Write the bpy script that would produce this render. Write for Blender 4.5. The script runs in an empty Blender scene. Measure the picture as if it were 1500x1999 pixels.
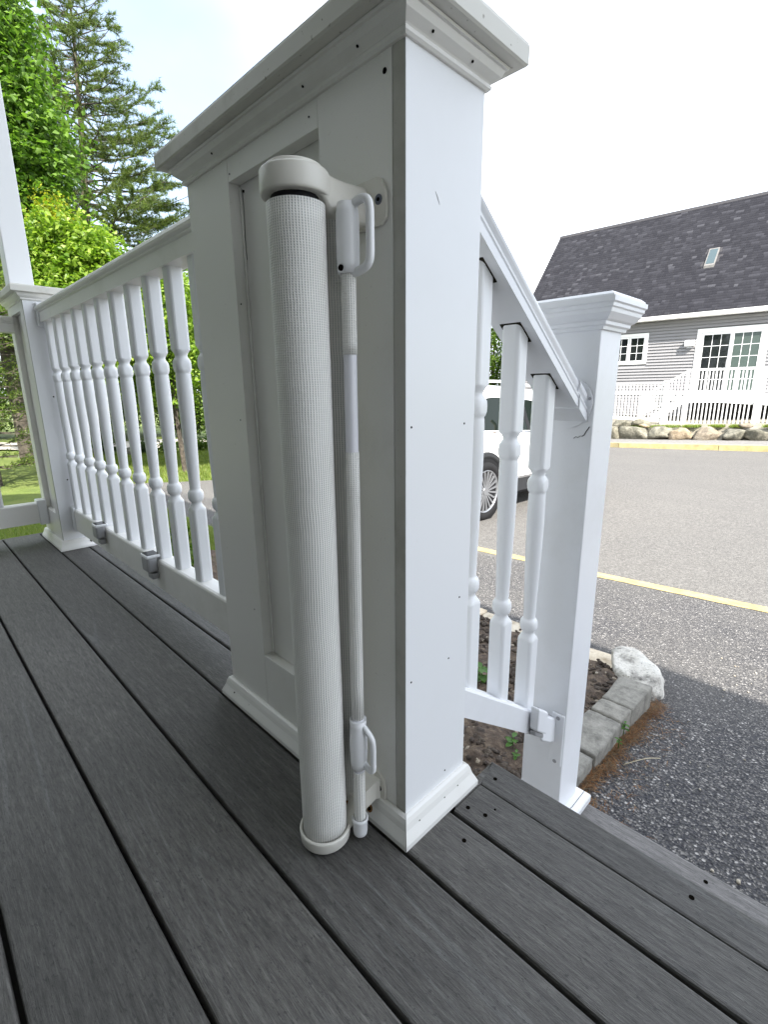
import bpy, bmesh, math, random
import numpy as np
from mathutils import Vector, Matrix
random.seed(7); RNG = np.random.default_rng(11)
scene = bpy.context.scene
COL = scene.collection
PI = math.pi

# ------------------------------------------------------------------ camera
cd = bpy.data.cameras.new('camera'); cam = bpy.data.objects.new('camera', cd); COL.objects.link(cam)
cam.location = (0.4081, -0.4417, 0.6513)
cam.rotation_euler = (1.3282, 0.0106, 0.7882)
cd.sensor_fit = 'VERTICAL'; cd.sensor_height = 36.0; cd.sensor_width = 27.0
cd.lens = 36.0 * 960.4 / 1999
cd.clip_start = 0.02; cd.clip_end = 3000
scene.camera = cam
# ------------------------------------------------------------------ light
SUN_DIR = Vector((0.64, -0.335, 0.69)).normalized()     # towards the sun
sun_el = math.asin(SUN_DIR.z)
sl = bpy.data.lights.new('sun', 'SUN'); sl.energy = 4.5; sl.angle = math.radians(0.53); sl.color = (1.0, 0.955, 0.88)
so = bpy.data.objects.new('sun', sl); COL.objects.link(so)
so.rotation_euler = SUN_DIR.to_track_quat('Z', 'Y').to_euler(); so.location = (4, -4, 12)
w = bpy.data.worlds.new('World'); scene.world = w; w.use_nodes = True
wn, wl = w.node_tree.nodes, w.node_tree.links
for n_ in list(wn): wn.remove(n_)
wout = wn.new('ShaderNodeOutputWorld'); bg = wn.new('ShaderNodeBackground'); sky = wn.new('ShaderNodeTexSky')
sky.sky_type = 'NISHITA'; sky.sun_disc = False; sky.sun_elevation = sun_el
sky.sun_rotation = math.atan2(SUN_DIR.x, SUN_DIR.y)
sky.air_density = 1.0; sky.dust_density = 1.5; sky.ozone_density = 1.0
tcw = wn.new('ShaderNodeTexCoord'); nz = wn.new('ShaderNodeTexNoise'); rmp = wn.new('ShaderNodeValToRGB')
nz.inputs['Scale'].default_value = 1.5; nz.inputs['Detail'].default_value = 6; nz.inputs['Roughness'].default_value = .5
mpw = wn.new('ShaderNodeMapping'); mpw.inputs['Scale'].default_value = (1, 1, 2.2); mpw.inputs['Location'].default_value = (0.35, 0.1, 0.2)
wl.new(tcw.outputs['Generated'], mpw.inputs['Vector']); wl.new(mpw.outputs['Vector'], nz.inputs['Vector'])
wl.new(nz.outputs['Fac'], rmp.inputs['Fac'])
rmp.color_ramp.elements[0].position = .30; rmp.color_ramp.elements[1].position = .58
rmp.color_ramp.elements[0].color = (.40, .40, .40, 1); rmp.color_ramp.elements[1].color = (.92, .92, .92, 1)
mxw = wn.new('ShaderNodeMix'); mxw.data_type = 'RGBA'
mxw.inputs[7].default_value = (6.6, 7.0, 7.6, 1)        # thin bright cloud, same units as the sky texture
dotn = wn.new('ShaderNodeVectorMath'); dotn.operation = 'DOT_PRODUCT'; dotn.inputs[1].default_value = (-.815, .36, .455)
wl.new(tcw.outputs['Generated'], dotn.inputs[0]); mr_ = wn.new('ShaderNodeMapRange'); mr_.inputs[1].default_value = .955; mr_.inputs[2].default_value = 1.0; mr_.inputs[3].default_value = 1.0; mr_.inputs[4].default_value = .24
mr_.interpolation_type = 'SMOOTHSTEP'; wl.new(dotn.outputs['Value'], mr_.inputs[0])
gap = wn.new('ShaderNodeMath'); gap.operation = 'MULTIPLY'; wl.new(rmp.outputs['Color'], gap.inputs[0]); wl.new(mr_.outputs[0], gap.inputs[1])
wl.new(gap.outputs[0], mxw.inputs[0]); wl.new(sky.outputs[0], mxw.inputs[6])
wl.new(mxw.outputs[2], bg.inputs['Color']); bg.inputs['Strength'].default_value = 0.12
wl.new(bg.outputs[0], wout.inputs['Surface'])
vs = scene.view_settings; vs.view_transform = 'Standard'; vs.look = 'None'; vs.gamma = 1; vs.use_curve_mapping = False
vs.exposure = 1.68
scene.render.engine = 'CYCLES'
scene.cycles.max_bounces = 8; scene.cycles.diffuse_bounces = 5

# ------------------------------------------------------------------ material helpers
def mat(name, color=(.8, .8, .8), rough=.5, metal=0, spec=.5, **k):
    m = bpy.data.materials.new(name); m.use_nodes = True
    b = m.node_tree.nodes['Principled BSDF']
    b.inputs['Base Color'].default_value = (*color, 1); b.inputs['Roughness'].default_value = rough
    b.inputs['Metallic'].default_value = metal; b.inputs['Specular IOR Level'].default_value = spec
    for kk, v in k.items(): b.inputs[kk.replace('_', ' ')].default_value = v
    return m
def N(m, t, **k):
    n = m.node_tree.nodes.new(t)
    for kk, v in k.items():
        if kk.startswith('i_'): n.inputs[kk[2:].replace('_', ' ')].default_value = v
        else: setattr(n, kk, v)
    return n
def L(m, a, b): m.node_tree.links.new(a, b)
def bsdf(m): return m.node_tree.nodes['Principled BSDF']
def ramp(m, fac, stops):
    r = N(m, 'ShaderNodeValToRGB'); L(m, fac, r.inputs['Fac']); e = r.color_ramp.elements
    while len(e) < len(stops): e.new(.5)
    for x, (p, c) in zip(e, stops):
        x.position = p; x.color = (*c, 1) if len(c) == 3 else c
    return r.outputs['Color']
def coords(m, scale=(1, 1, 1), space='Object', rnd=0.0):
    tc = N(m, 'ShaderNodeTexCoord'); mp = N(m, 'ShaderNodeMapping'); mp.inputs['Scale'].default_value = scale
    L(m, tc.outputs[space], mp.inputs['Vector'])
    if rnd:
        oi = N(m, 'ShaderNodeObjectInfo'); ml = N(m, 'ShaderNodeMath', operation='MULTIPLY'); ml.inputs[1].default_value = rnd
        L(m, oi.outputs['Random'], ml.inputs[0]); L(m, ml.outputs[0], mp.inputs['Location'])
    return mp.outputs['Vector']
def noise(m, vec, scale, detail=4, rough=.5, out='Fac', dist=0):
    n = N(m, 'ShaderNodeTexNoise'); n.inputs['Scale'].default_value = scale; n.inputs['Detail'].default_value = detail
    n.inputs['Roughness'].default_value = rough; n.inputs['Distortion'].default_value = dist
    L(m, vec, n.inputs['Vector']); return n.outputs[out]
def bump(m, h, strength=.3, dist=.002, target=None):
    b = N(m, 'ShaderNodeBump'); b.inputs['Strength'].default_value = strength; b.inputs['Distance'].default_value = dist
    L(m, h, b.inputs['Height']); L(m, b.outputs[0], (target or bsdf(m)).inputs['Normal']); return b
def mixc(m, fac, a, b, mode='MIX'):
    x = N(m, 'ShaderNodeMix', data_type='RGBA', blend_type=mode)
    for s, i in ((fac, 0), (a, 6), (b, 7)):
        if hasattr(s, 'links'): L(m, s, x.inputs[i])
        elif i == 0: x.inputs[0].default_value = s
        else: x.inputs[i].default_value = (*s, 1)
    return x.outputs[2]

def painted(name, base=(.78, .79, .80), dirt=(.42, .40, .33), amt=.35, rough=.38):
    m = mat(name, base, rough)
    v = coords(m, (1, 1, 1), rnd=9)
    big = noise(m, v, 3.5, 6, .65)
    f = ramp(m, big, [(.52, (0, 0, 0)), (.80, (amt, amt, amt))])
    sp = noise(m, v, 160, 2, .5); f2 = ramp(m, sp, [(.70, (0, 0, 0)), (.78, (amt * .9,) * 3)])
    md = N(m, 'ShaderNodeMath', operation='MAXIMUM'); L(m, f, md.inputs[0]); L(m, f2, md.inputs[1])
    L(m, mixc(m, md.outputs[0], base, dirt), bsdf(m).inputs['Base Color'])
    fine = noise(m, v, 260, 3); bump(m, fine, .06, .0006)
    return m
M = {}
M['white'] = painted('white_painted_pvc', (.81, .80, .77))
M['white_clean'] = painted('white_vinyl', (.82, .83, .85), amt=.08, rough=.3)
M['vinyl_stair'] = painted('white_vinyl_stair', (.80, .81, .84), amt=.2, rough=.33)
M['cap'] = painted('weathered_white_cap', (.66, .65, .60), (.24, .22, .17), .9, .5)
M['grime'] = painted('grimy_white_board', (.50, .49, .45), (.17, .16, .12), .95, .6)
M['cream'] = mat('cream_plastic', (.72, .70, .64), .4)
M['gate_white'] = mat('satin_white_plastic', (.84, .845, .86), .28)
M['alu'] = mat('white_powder_coated_tube', (.74, .74, .79), .3)
M['dark'] = mat('black_plastic', (.008, .008, .009), .6, spec=.25)
M['hole'] = mat('dark_nail_hole', (.006, .005, .004), 1, spec=0)
M['screw'] = mat('dark_steel', (.10, .11, .14), .3, .8)
M['rust'] = mat('rusty_stain', (.22, .10, .02), .8)
M['mildew'] = mat('mildew_crack', (.03, .027, .02), 1, spec=0)
M['scuff'] = mat('pale_scuff', (.70, .70, .72), .6)
M['panel_dark'] = mat('solar_cell', (.02, .02, .022), .15)
M['grey_plastic'] = mat('grey_plastic', (.34, .34, .35), .4)

def deck_mat(gain=(1, 1, 1)):
    m = mat('grey_composite_decking', (.09, .09, .09), .62)
    v = coords(m, (1, 1, 1), rnd=17)
    vs_ = coords(m, (2.6, 30, 30), rnd=17)
    streak = noise(m, vs_, 6.0, 8, .72)
    base = ramp(m, streak, [(.28, (.048, .0455, .042)), (.5, (.084, .080, .075)), (.72, (.135, .130, .122))])
    vs2 = coords(m, (5.0, 26, 26), rnd=23); dk = noise(m, vs2, 3.6, 6, .75)
    blot = noise(m, v, 3.0, 3, .5)
    mm = N(m, 'ShaderNodeMath', operation='MULTIPLY'); L(m, ramp(m, dk, [(.55, (0, 0, 0)), (.66, (.85, .85, .85))]), mm.inputs[0]); L(m, ramp(m, blot, [(.42, (.1, .1, .1)), (.62, (1, 1, 1))]), mm.inputs[1])
    c = mixc(m, mm.outputs[0], base, (.040, .040, .038))
    # pale cathedral grain lines
    cn = noise(m, coords(m, (.38, 5.0, 1), rnd=31), 1.3, 1, .3)
    m1 = N(m, 'ShaderNodeMath', operation='MULTIPLY'); L(m, cn, m1.inputs[0]); m1.inputs[1].default_value = 110
    m2 = N(m, 'ShaderNodeMath', operation='SINE'); L(m, m1.outputs[0], m2.inputs[0])
    ln = ramp(m, m2.outputs[0], [(.86, (0, 0, 0)), (.99, (.20, .20, .20))])
    msk = ramp(m, noise(m, coords(m, (1.2, 3, 1), rnd=5), 2.2, 2), [(.52, (0, 0, 0)), (.66, (1, 1, 1))])
    c = mixc(m, ramp_mul(m, ln, msk), c, (.23, .235, .24))
    oi = N(m, 'ShaderNodeObjectInfo'); tone = ramp(m, oi.outputs['Random'], [(0, (.84, .85, .86)), (1, (1.14, 1.13, 1.10))])
    c = mixc(m, 1.0, c, tone, 'MULTIPLY')
    fg = noise(m, coords(m, (28, 210, 60), rnd=13), 1.6, 4, .75); c = mixc(m, 1.0, c, ramp(m, fg, [(.30, (.62,) * 3), (.5, (1, 1, 1)), (.70, (1.38,) * 3)]), 'MULTIPLY')
    sp = noise(m, coords(m, (.45, 1, 1), rnd=3), 260, 3, .7); c = mixc(m, ramp(m, sp, [(.60, (0, 0, 0)), (.68, (.75, .75, .75))]), c, (.030, .029, .028))
    big = noise(m, v, 1.7, 4, .6); c = mixc(m, 1.0, c, ramp(m, big, [(.32, (.84,) * 3), (.68, (1.18,) * 3)]), 'MULTIPLY')
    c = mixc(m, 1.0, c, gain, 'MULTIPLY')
    L(m, c, bsdf(m).inputs['Base Color'])
    hsum = N(m, 'ShaderNodeMath', operation='ADD'); L(m, noise(m, coords(m, (9, 150, 60), rnd=3), 6, 4, .6), hsum.inputs[0]); L(m, sp, hsum.inputs[1])
    bump(m, hsum.outputs[0], .7, .0014)
    L(m, ramp(m, streak, [(0, (.50,) * 3), (1, (.66,) * 3)]), bsdf(m).inputs['Roughness'])
    return m
def ramp_mul(m, a, b):
    x = N(m, 'ShaderNodeMath', operation='MULTIPLY'); L(m, a, x.inputs[0]); L(m, b, x.inputs[1]); return x.outputs[0]
M['deck'] = deck_mat()
M['deck_skylit'] = deck_mat((1.45, 1.45, 1.52)); M['deck_skylit'].name = 'sky_lit_step_board'  # lighter bluish decking copy: sky light on the outer tread put into colour

def asphalt():
    m = mat('asphalt_with_pale_aggregate', (.1, .1, .1), .85)
    v = coords(m)
    vo = N(m, 'ShaderNodeTexVoronoi', feature='F1'); vo.inputs['Scale'].default_value = 105; L(m, v, vo.inputs['Vector'])
    vo2 = N(m, 'ShaderNodeTexVoronoi', feature='F1'); vo2.inputs['Scale'].default_value = 230; L(m, v, vo2.inputs['Vector'])
    sep = N(m, 'ShaderNodeSeparateColor'); L(m, vo.outputs['Color'], sep.inputs[0])
    stone = ramp(m, sep.outputs[0], [(0, (.010, .010, .014)), (.40, (.030, .030, .038)), (.72, (.075, .073, .075)), (.90, (.19, .18, .17)), (1, (.44, .42, .40))])
    sep2 = N(m, 'ShaderNodeSeparateColor'); L(m, vo2.outputs['Color'], sep2.inputs[0])
    fines = ramp(m, sep2.outputs[1], [(0, (.020, .020, .025)), (.7, (.055, .053, .052)), (1, (.24, .225, .21))])
    c = mixc(m, ramp(m, vo.outputs['Distance'], [(.35, (0, 0, 0)), (.62, (1, 1, 1))]), stone, fines)
    pt = noise(m, v, .9, 5, .6); c = mixc(m, ramp(m, pt, [(.38, (0, 0, 0)), (.66, (.40, .40, .40))]), c, (.13, .122, .11))
    # older, paler surface beyond the worn yellow line
    sx = N(m, 'ShaderNodeSeparateXYZ'); L(m, v, sx.inputs[0])
    yy = N(m, 'ShaderNodeMath', operation='MULTIPLY_ADD'); L(m, sx.outputs['X'], yy.inputs[0]); yy.inputs[1].default_value = -.185; L(m, sx.outputs['Y'], yy.inputs[2])
    far = ramp(m, N_div(m, yy.outputs[0], 12.0), [(.306, (0, 0, 0)), (.31, (1, 1, 1))])
    g1 = noise(m, v, 34, 4, .75); g2 = noise(m, v, 95, 3, .7)
    gr_ = mixc(m, .5, ramp(m, g1, [(.34, (.045, .042, .038)), (.5, (.125, .118, .108)), (.66, (.27, .255, .235))]), ramp(m, g2, [(.36, (.04, .038, .035)), (.5, (.12, .114, .105)), (.64, (.28, .265, .245))]))
    pale = mixc(m, .72, c, gr_)
    tr = noise(m, coords(m, (.25, 1.2, 1)), 1.2, 4); pale = mixc(m, ramp(m, tr, [(.45, (0, 0, 0)), (.7, (.35,) * 3)]), pale, (.10, .096, .09))
    c = mixc(m, far, c, pale)
    L(m, c, bsdf(m).inputs['Base Color'])
    bump(m, vo.outputs['Distance'], .9, .006)
    return m
def N_div(m, s, d):
    x = N(m, 'ShaderNodeMath', operation='DIVIDE'); L(m, s, x.inputs[0]); x.inputs[1].default_value = d; return x.outputs[0]
M['asphalt'] = asphalt()

def stonemat(name, c0, c1, c2, sc=14, bs=.8, bd=.01):
    m = mat(name, c1, .85); v = coords(m, rnd=11)
    n1 = noise(m, v, sc, 8, .68); c = ramp(m, n1, [(.3, c0), (.5, c1), (.7, c2)])
    n2 = noise(m, v, sc * 9, 4, .6); c = mixc(m, ramp(m, n2, [(.55, (0, 0, 0)), (.7, (.6,) * 3)]), c, c0)
    oi = N(m, 'ShaderNodeObjectInfo'); c = mixc(m, 1.0, c, ramp(m, oi.outputs['Random'], [(0, (.78, .80, .82)), (1, (1.2, 1.13, 1.02))]), 'MULTIPLY')
    L(m, c, bsdf(m).inputs['Base Color']); bump(m, n1, bs, bd); return m
M['paver'] = stonemat('grey_concrete_paver', (.09, .09, .085), (.195, .195, .185), (.27, .27, .26), 22, .9, .005)
M['granite'] = stonemat('pale_granite', (.32, .27, .20), (.50, .45, .37), (.62, .58, .50), 20, .5, .004)
M['quartz'] = stonemat('white_mottled_rock', (.06, .055, .05), (.66, .64, .60), (.82, .81, .78), 9, 1, .03)
M['boulder'] = stonemat('grey_tan_boulder', (.05, .05, .042), (.15, .145, .115), (.32, .30, .25), 6, 1, .06)
M['boulder_tan'] = stonemat('tan_boulder', (.12, .10, .075), (.27, .22, .16), (.40, .35, .28), 6, 1, .06)
M['soil'] = stonemat('dry_crumbly_soil', (.028, .020, .014), (.078, .056, .042), (.17, .135, .10), 34, 1, .02)
M['kerb'] = stonemat('yellow_kerb_paint', (.26, .22, .13), (.40, .33, .17), (.48, .41, .24), 5, .3, .003)
M['yellow'] = stonemat('worn_yellow_paint', (.14, .125, .09), (.36, .29, .13), (.44, .37, .20), 11, .3, .002)
M['driveway'] = stonemat('pale_concrete', (.34, .33, .31), (.46, .45, .43), (.54, .53, .50), 4, .2, .003)
M['walk'] = stonemat('grey_asphalt_walk', (.10, .10, .10), (.15, .15, .155), (.19, .19, .19), 9, .3, .003)

def leafmat(name, cols, trans=.45, rough=.45):
    m = bpy.data.materials.new(name); m.use_nodes = True; nt = m.node_tree
    b = bsdf(m); b.inputs['Roughness'].default_value = rough; b.inputs['Specular IOR Level'].default_value = .35
    g = N(m, 'ShaderNodeNewGeometry'); c = ramp(m, g.outputs['Random Per Island'], [(i / (len(cols) - 1), cc) for i, cc in enumerate(cols)])
    L(m, c, b.inputs['Base Color'])
    t = N(m, 'ShaderNodeBsdfTranslucent'); x = N(m, 'ShaderNodeMixShader'); x.inputs[0].default_value = trans
    L(m, mixc(m, 1.0, c, (1.35, 1.5, .7), 'MULTIPLY'), t.inputs['Color']); out = nt.nodes['Material Output']
    L(m, b.outputs[0], x.inputs[1]); L(m, t.outputs[0], x.inputs[2]); L(m, x.outputs[0], out.inputs['Surface'])
    return m
M['maple_leaf'] = leafmat('maple_leaves', [(.030, .075, .010), (.07, .145, .018), (.12, .21, .035), (.17, .27, .06)])
M['pine_needle'] = leafmat('pine_needles', [(.04, .07, .02), (.085, .125, .026), (.14, .18, .035)], .4)
M['lime_leaf'] = leafmat('lime_green_leaves', [(.07, .14, .015), (.13, .22, .02), (.20, .30, .035), (.30, .38, .08)])
M['gold_leaf'] = leafmat('golden_green_leaves', [(.16, .19, .015), (.25, .27, .02), (.34, .32, .03)])
M['dark_leaf'] = leafmat('dark_green_leaves', [(.018, .036, .010), (.030, .055, .014), (.045, .08, .02)], .3)
M['mid_leaf'] = leafmat('mid_green_leaves', [(.03, .065, .010), (.08, .145, .018), (.15, .22, .035)])
M['grass_blade'] = leafmat('grass_blades', [(.09, .14, .018), (.13, .19, .024), (.18, .23, .04), (.22, .22, .07)], .4)
M['weed'] = leafmat('weed_leaves', [(.05, .13, .02), (.08, .18, .03)], .3)
M['straw'] = leafmat('rusty_pine_straw', [(.09, .04, .016), (.20, .085, .028), (.30, .17, .075), (.07, .04, .02), (.16, .13, .08)], .15, .7)
M['bark'] = stonemat('grey_brown_bark', (.03, .025, .02), (.07, .058, .045), (.12, .10, .08), 12, 1, .03)
def lawnmat():
    m = mat('lawn_turf', (.06, .10, .02), .9); v = coords(m); n1 = noise(m, v, 2.2, 8, .7)
    L(m, ramp(m, n1, [(.3, (.07, .10, .018)), (.5, (.12, .165, .025)), (.7, (.17, .20, .05))]), bsdf(m).inputs['Base Color'])
    bump(m, noise(m, v, 60, 4), 1, .03); return m
M['lawn'] = lawnmat()

# ------------------------------------------------------------------ geometry helpers
def mesh(name, verts, faces, smooth=False):
    me = bpy.data.meshes.new(name); me.from_pydata([tuple(v) for v in verts], [], faces); me.update()
    if smooth: me.polygons.foreach_set('use_smooth', [True] * len(me.polygons))
    return me
def link(name, me, m=None, parent=None, loc=None, rot=None):
    o = bpy.data.objects.new(name, me); COL.objects.link(o)
    if m is not None and len(me.materials) == 0: me.materials.append(m)
    if parent: o.parent = parent
    if loc is not None: o.location = loc
    if rot is not None: o.rotation_euler = rot
    return o
def tag(o, label, cat, group=None, kind=None):
    if label: o['label'] = label
    if cat: o['category'] = cat
    if group: o['group'] = group
    if kind: o['kind'] = kind
    return o
def thing(name, label, cat, loc=(0, 0, 0), rz=0, group=None):
    o = bpy.data.objects.new(name, None); COL.objects.link(o); o.location = loc; o.rotation_euler = (0, 0, rz); o.empty_display_size = .1
    return tag(o, label, cat, group)
def struct(o): o['kind'] = 'structure'; return o
def stuff(o, label=None, cat=None):
    o['kind'] = 'stuff'
    if label: o['label'] = label
    if cat: o['category'] = cat
    return o
def bmesh_to(name, bm, smooth=False, angle=None):
    bmesh.ops.recalc_face_normals(bm, faces=bm.faces)
    me = bpy.data.meshes.new(name); bm.to_mesh(me); bm.free()
    if smooth: me.polygons.foreach_set('use_smooth', [True] * len(me.polygons))
    return me
def box_bm(bm, x0, x1, y0, y1, z0, z1, bev=0, seg=2):
    r = bmesh.ops.create_cube(bm, size=1)
    for v in r['verts']:
        v.co = Vector((x0 + (v.co.x + .5) * (x1 - x0), y0 + (v.co.y + .5) * (y1 - y0), z0 + (v.co.z + .5) * (z1 - z0)))
    if bev:
        es = list({e for v in r['verts'] for e in v.link_edges})
        bmesh.ops.bevel(bm, geom=es, offset=bev, segments=seg, affect='EDGES', profile=.5)
def box(name, x0, x1, y0, y1, z0, z1, m, parent=None, bev=.0015, seg=2):
    bm = bmesh.new(); box_bm(bm, x0, x1, y0, y1, z0, z1, bev, seg)
    return link(name, bmesh_to(name, bm), m, parent)
def loft(name, rings, m, parent=None, closed=True, caps=True, smooth=False, ringclosed=False):
    n = len(rings[0]); V = [p for r in rings for p in r]; F = []
    R = len(rings)
    for i in range(R if ringclosed else R - 1):
        a, b = i * n, ((i + 1) % R) * n
        for j in range(n if closed else n - 1):
            k = (j + 1) % n; F.append((a + j, a + k, b + k, b + j))
    if caps and not ringclosed and closed: F.append(tuple(range(n - 1, -1, -1))); F.append(tuple(range((R - 1) * n, R * n)))
    me = mesh(name, V, F)
    bm = bmesh.new(); bm.from_mesh(me); bmesh.ops.recalc_face_normals(bm, faces=bm.faces); bm.to_mesh(me); bm.free()
    if smooth:
        me.polygons.foreach_set('use_smooth', [len(p.vertices) <= 4 for p in me.polygons])
    return link(name, me, m, parent)
def frustum_ring(name, x0, x1, y0, y1, prof, m, parent=None):
    """moulding running round a rectangle: prof = [(outward offset, z)] ; capped top and bottom"""
    rings = [[(x0 - o, y0 - o, z), (x1 + o, y0 - o, z), (x1 + o, y1 + o, z), (x0 - o, y1 + o, z)] for o, z in prof]
    return loft(name, rings, m, parent)
def tube_pts(pts, r, n=12, closed=False):
    P = [Vector(p) for p in pts]; R = []; up = None
    for i, p in enumerate(P):
        if closed: t = (P[(i + 1) % len(P)] - P[i - 1]).normalized()
        else: t = (P[min(i + 1, len(P) - 1)] - P[max(i - 1, 0)]).normalized()
        if up is None: up = t.orthogonal().normalized()
        else: up = (up - t * up.dot(t)).normalized()
        s = t.cross(up); rr = r[i] if isinstance(r, (list, tuple)) else r
        R.append([p + (up * math.cos(2 * PI * k / n) + s * math.sin(2 * PI * k / n)) * rr for k in range(n)])
    return R
def tube(name, pts, r, m, parent=None, n=12, closed=False):
    return loft(name, tube_pts(pts, r, n, closed), m, parent, smooth=True, ringclosed=closed)
def disc(name, c, nrm, r, m, parent=None, th=.0015, n=14):
    c = Vector(c); nrm = Vector(nrm).normalized()
    return loft(name, tube_pts([c - nrm * th, c + nrm * th * .35], r, n), m, parent)
def lathe(name, prof, m, parent=None, c=(0, 0), n=32):
    rings = [[(c[0] + r * math.cos(2 * PI * k / n), c[1] + r * math.sin(2 * PI * k / n), z) for k in range(n)] for r, z in prof]
    return loft(name, rings, m, parent, smooth=True)
def copy_tree(o, parent=None):
    c = o.copy(); COL.objects.link(c); c.parent = parent
    for ch in list(o.children): copy_tree(ch, c)
    return c
def spline(pts, k=6):
    out = []
    P = [Vector(p) for p in pts]
    for i in range(len(P) - 1):
        p0, p1, p2, p3 = P[max(i - 1, 0)], P[i], P[i + 1], P[min(i + 2, len(P) - 1)]
        for j in range(k):
            t = j / k
            out.append(.5 * ((2 * p1) + (-p0 + p2) * t + (2 * p0 - 5 * p1 + 4 * p2 - p3) * t * t + (-p0 + 3 * p1 - 3 * p2 + p3) * t ** 3))
    out.append(P[-1]); return out

# ------------------------------------------------------------------ ground
def G(y, x=-3.):
    g = -.635 - .365 * (1 - math.exp(-(max(0, y - .8) / 2.6) ** 1.5))
    t = min(1, max(0, (y - 6) / 7)); t = t * t * (3 - 2 * t)
    return g + t * (-.17 + .042 * min(10, max(-8, x + 5.9)))
YS = sorted(set([-60, -20, -5, -2, 0, .8] + [.8 + .25 * i for i in range(1, 60)] + [16, 17, 18, 20, 25, 40, 90, 300, 900]))
XS = sorted(set([-900, -100, -40] + [-25 + 1.0 * i for i in range(60)] + [60, 200, 900]))
def sheet(name, m, x0, x1, y0, y1, dz):
    ys = [y0] + [y for y in YS if y0 < y < y1] + [y1]; xs = [x0] + [x for x in XS if x0 < x < x1] + [x1]; V = []; F = []
    for y in ys:
        for x in xs: V.append((x, y, G(y, x) + dz))
    n = len(xs)
    for j in range(len(ys) - 1):
        for i in range(n - 1): a = j * n + i; F.append((a, a + 1, a + n + 1, a + n))
    return struct(link(name, mesh(name, V, F), m))
# frame of the house across the lot: s runs left, off runs away from the porch
HH = Vector((-.998848, -.047986, 0)); HN = Vector((-.047986, .998848, 0)); HP0 = Vector((-4.6074, 21.5218, 0))
def hp(s, off, z): p = HP0 + HH * s + HN * off; return Vector((p.x, p.y, z))
ground = sheet('ground', M['lawn'], -900, 900, -60, 900, -.03)
lot = sheet('parking_lot', M['asphalt'], -7.9, 36, -12, 15.45, 0)

def strip(name, m, pts, wid, dz):
    """flat painted line through ground points"""
    V = []; F = []
    P = [Vector((*p, 0)) for p in pts]; Q = []
    for a, b in zip(P[:-1], P[1:]):
        n = max(1, int((b - a).length / .12)); Q += [a.lerp(b, i / n) for i in range(n)]
    Q.append(P[-1]); d = (P[-1] - P[0]).normalized(); s = Vector((-d.y, d.x, 0))
    for q in Q:
        for k in (-.5, .5):
            p = q + s * (wid * k + random.uniform(-1, 1) * wid * .035); V.append((p.x, p.y, G(p.y, p.x) + dz))
    for i in range(len(Q) - 1): F.append((2 * i, 2 * i + 2, 2 * i + 3, 2 * i + 1))
    return struct(link(name, mesh(name, V, F), m))
strip('yellow_line', M['yellow'], [(-4.6, 3.05), (-3.2, 3.32), (-1.1, 3.57), (.03, 3.74), (3, 4.2), (12, 5.6)], .14, .004)
strip('driveway', M['driveway'], [(-17.5, -14), (-16.2, 2.0), (-16.6, 7.5), (-19, 16), (-22, 30)], 2.9, .008)
def HG(s): return -1.15 - .042 * (s - 1.2)          # kerb foot height along the house side
def hbox(name, s0, s1, o0, o1, f0, f1, m, parent=None, nseg=1):
    V = []; F = []
    for k in range(nseg + 1):
        s = s0 + (s1 - s0) * k / nseg
        V += [hp(s, o0, f0(s)), hp(s, o1, f0(s)), hp(s, o1, f1(s)), hp(s, o0, f1(s))]
    for k in range(nseg):
        a = 4 * k
        for j in range(4): F.append((a + j, a + (j + 1) % 4, a + 4 + (j + 1) % 4, a + 4 + j))
    F += [(3, 2, 1, 0), (4 * nseg, 4 * nseg + 1, 4 * nseg + 2, 4 * nseg + 3)]
    me = mesh(name, V, F); bm = bmesh.new(); bm.from_mesh(me); bmesh.ops.recalc_face_normals(bm, faces=bm.faces); bm.to_mesh(me); bm.free()
    return link(name, me, m, parent)
kerb = struct(thing('kerb', None, None))
for i in range(9):
    e = random.uniform(-.004, .004); hbox('kerb_stone', -12 + i * 2.6, -12 + i * 2.6 + 2.585, -6, -5.82, lambda s: HG(s) - .2, lambda s, e=e: HG(s) + .13 + e, M['kerb'], kerb)
struct(hbox('pavement', -14, 12, -5.815, -4.2, lambda s: HG(s) - .3, lambda s: HG(s) + .118, M['walk']))

# ------------------------------------------------------------------ porch deck
P_ = .1445; S0 = -.0193; GAP = .0056
deck = struct(thing('porch_deck', None, None))
def board(y0, y1, x0, x1, zt=0, th=.025, parent=None, r=.004, name='deck_board', x0b=None, x1b=None, mm=None):
    """board along x with eased edges; x0b/x1b give mitred ends at the y1 side"""
    x0b = x0 if x0b is None else x0b; x1b = x1 if x1b is None else x1b
    prof = [(y0, zt - th), (y0, zt - r), (y0 + r * .3, zt - r * .3), (y0 + r, zt), (y1 - r, zt), (y1 - r * .3, zt - r * .3), (y1, zt - r), (y1, zt - th)]
    ring = lambda xa, xb: [(xa + (xb - xa) * (y - y0) / (y1 - y0), y, z) for y, z in prof]
    return loft(name, [ring(x0, x0b), ring(x1, x1b)], mm or M['deck'], parent or deck)
for k in range(-13, 1):
    board(S0 + (k - 1) * P_ + GAP / 2, S0 + k * P_ - GAP / 2, -2.37, 3.6)
board(S0 + GAP / 2, .0862 - GAP / 2, -2.37, 3.6)
board(.0862 + GAP / 2, .152, -2.37, 0.0055)
board(.0862 + GAP / 2, .1645, .0230, 3.6)
board(.1650, .2240, .0230, 3.6, x0b=.0065)                                    # mitred nosing board
nb = loft('deck_board', [[(.0065, .095, -.025), (.0065, .095, -.002), (.009, .095, 0), (.0218, .095, 0), (.0218, .095, -.025)],
                         [(.0065, .2225, -.025), (.0065, .2225, -.002), (.009, .222, 0), (.0218, .166, 0), (.0218, .166, -.025)]], M['deck'], deck)
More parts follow.
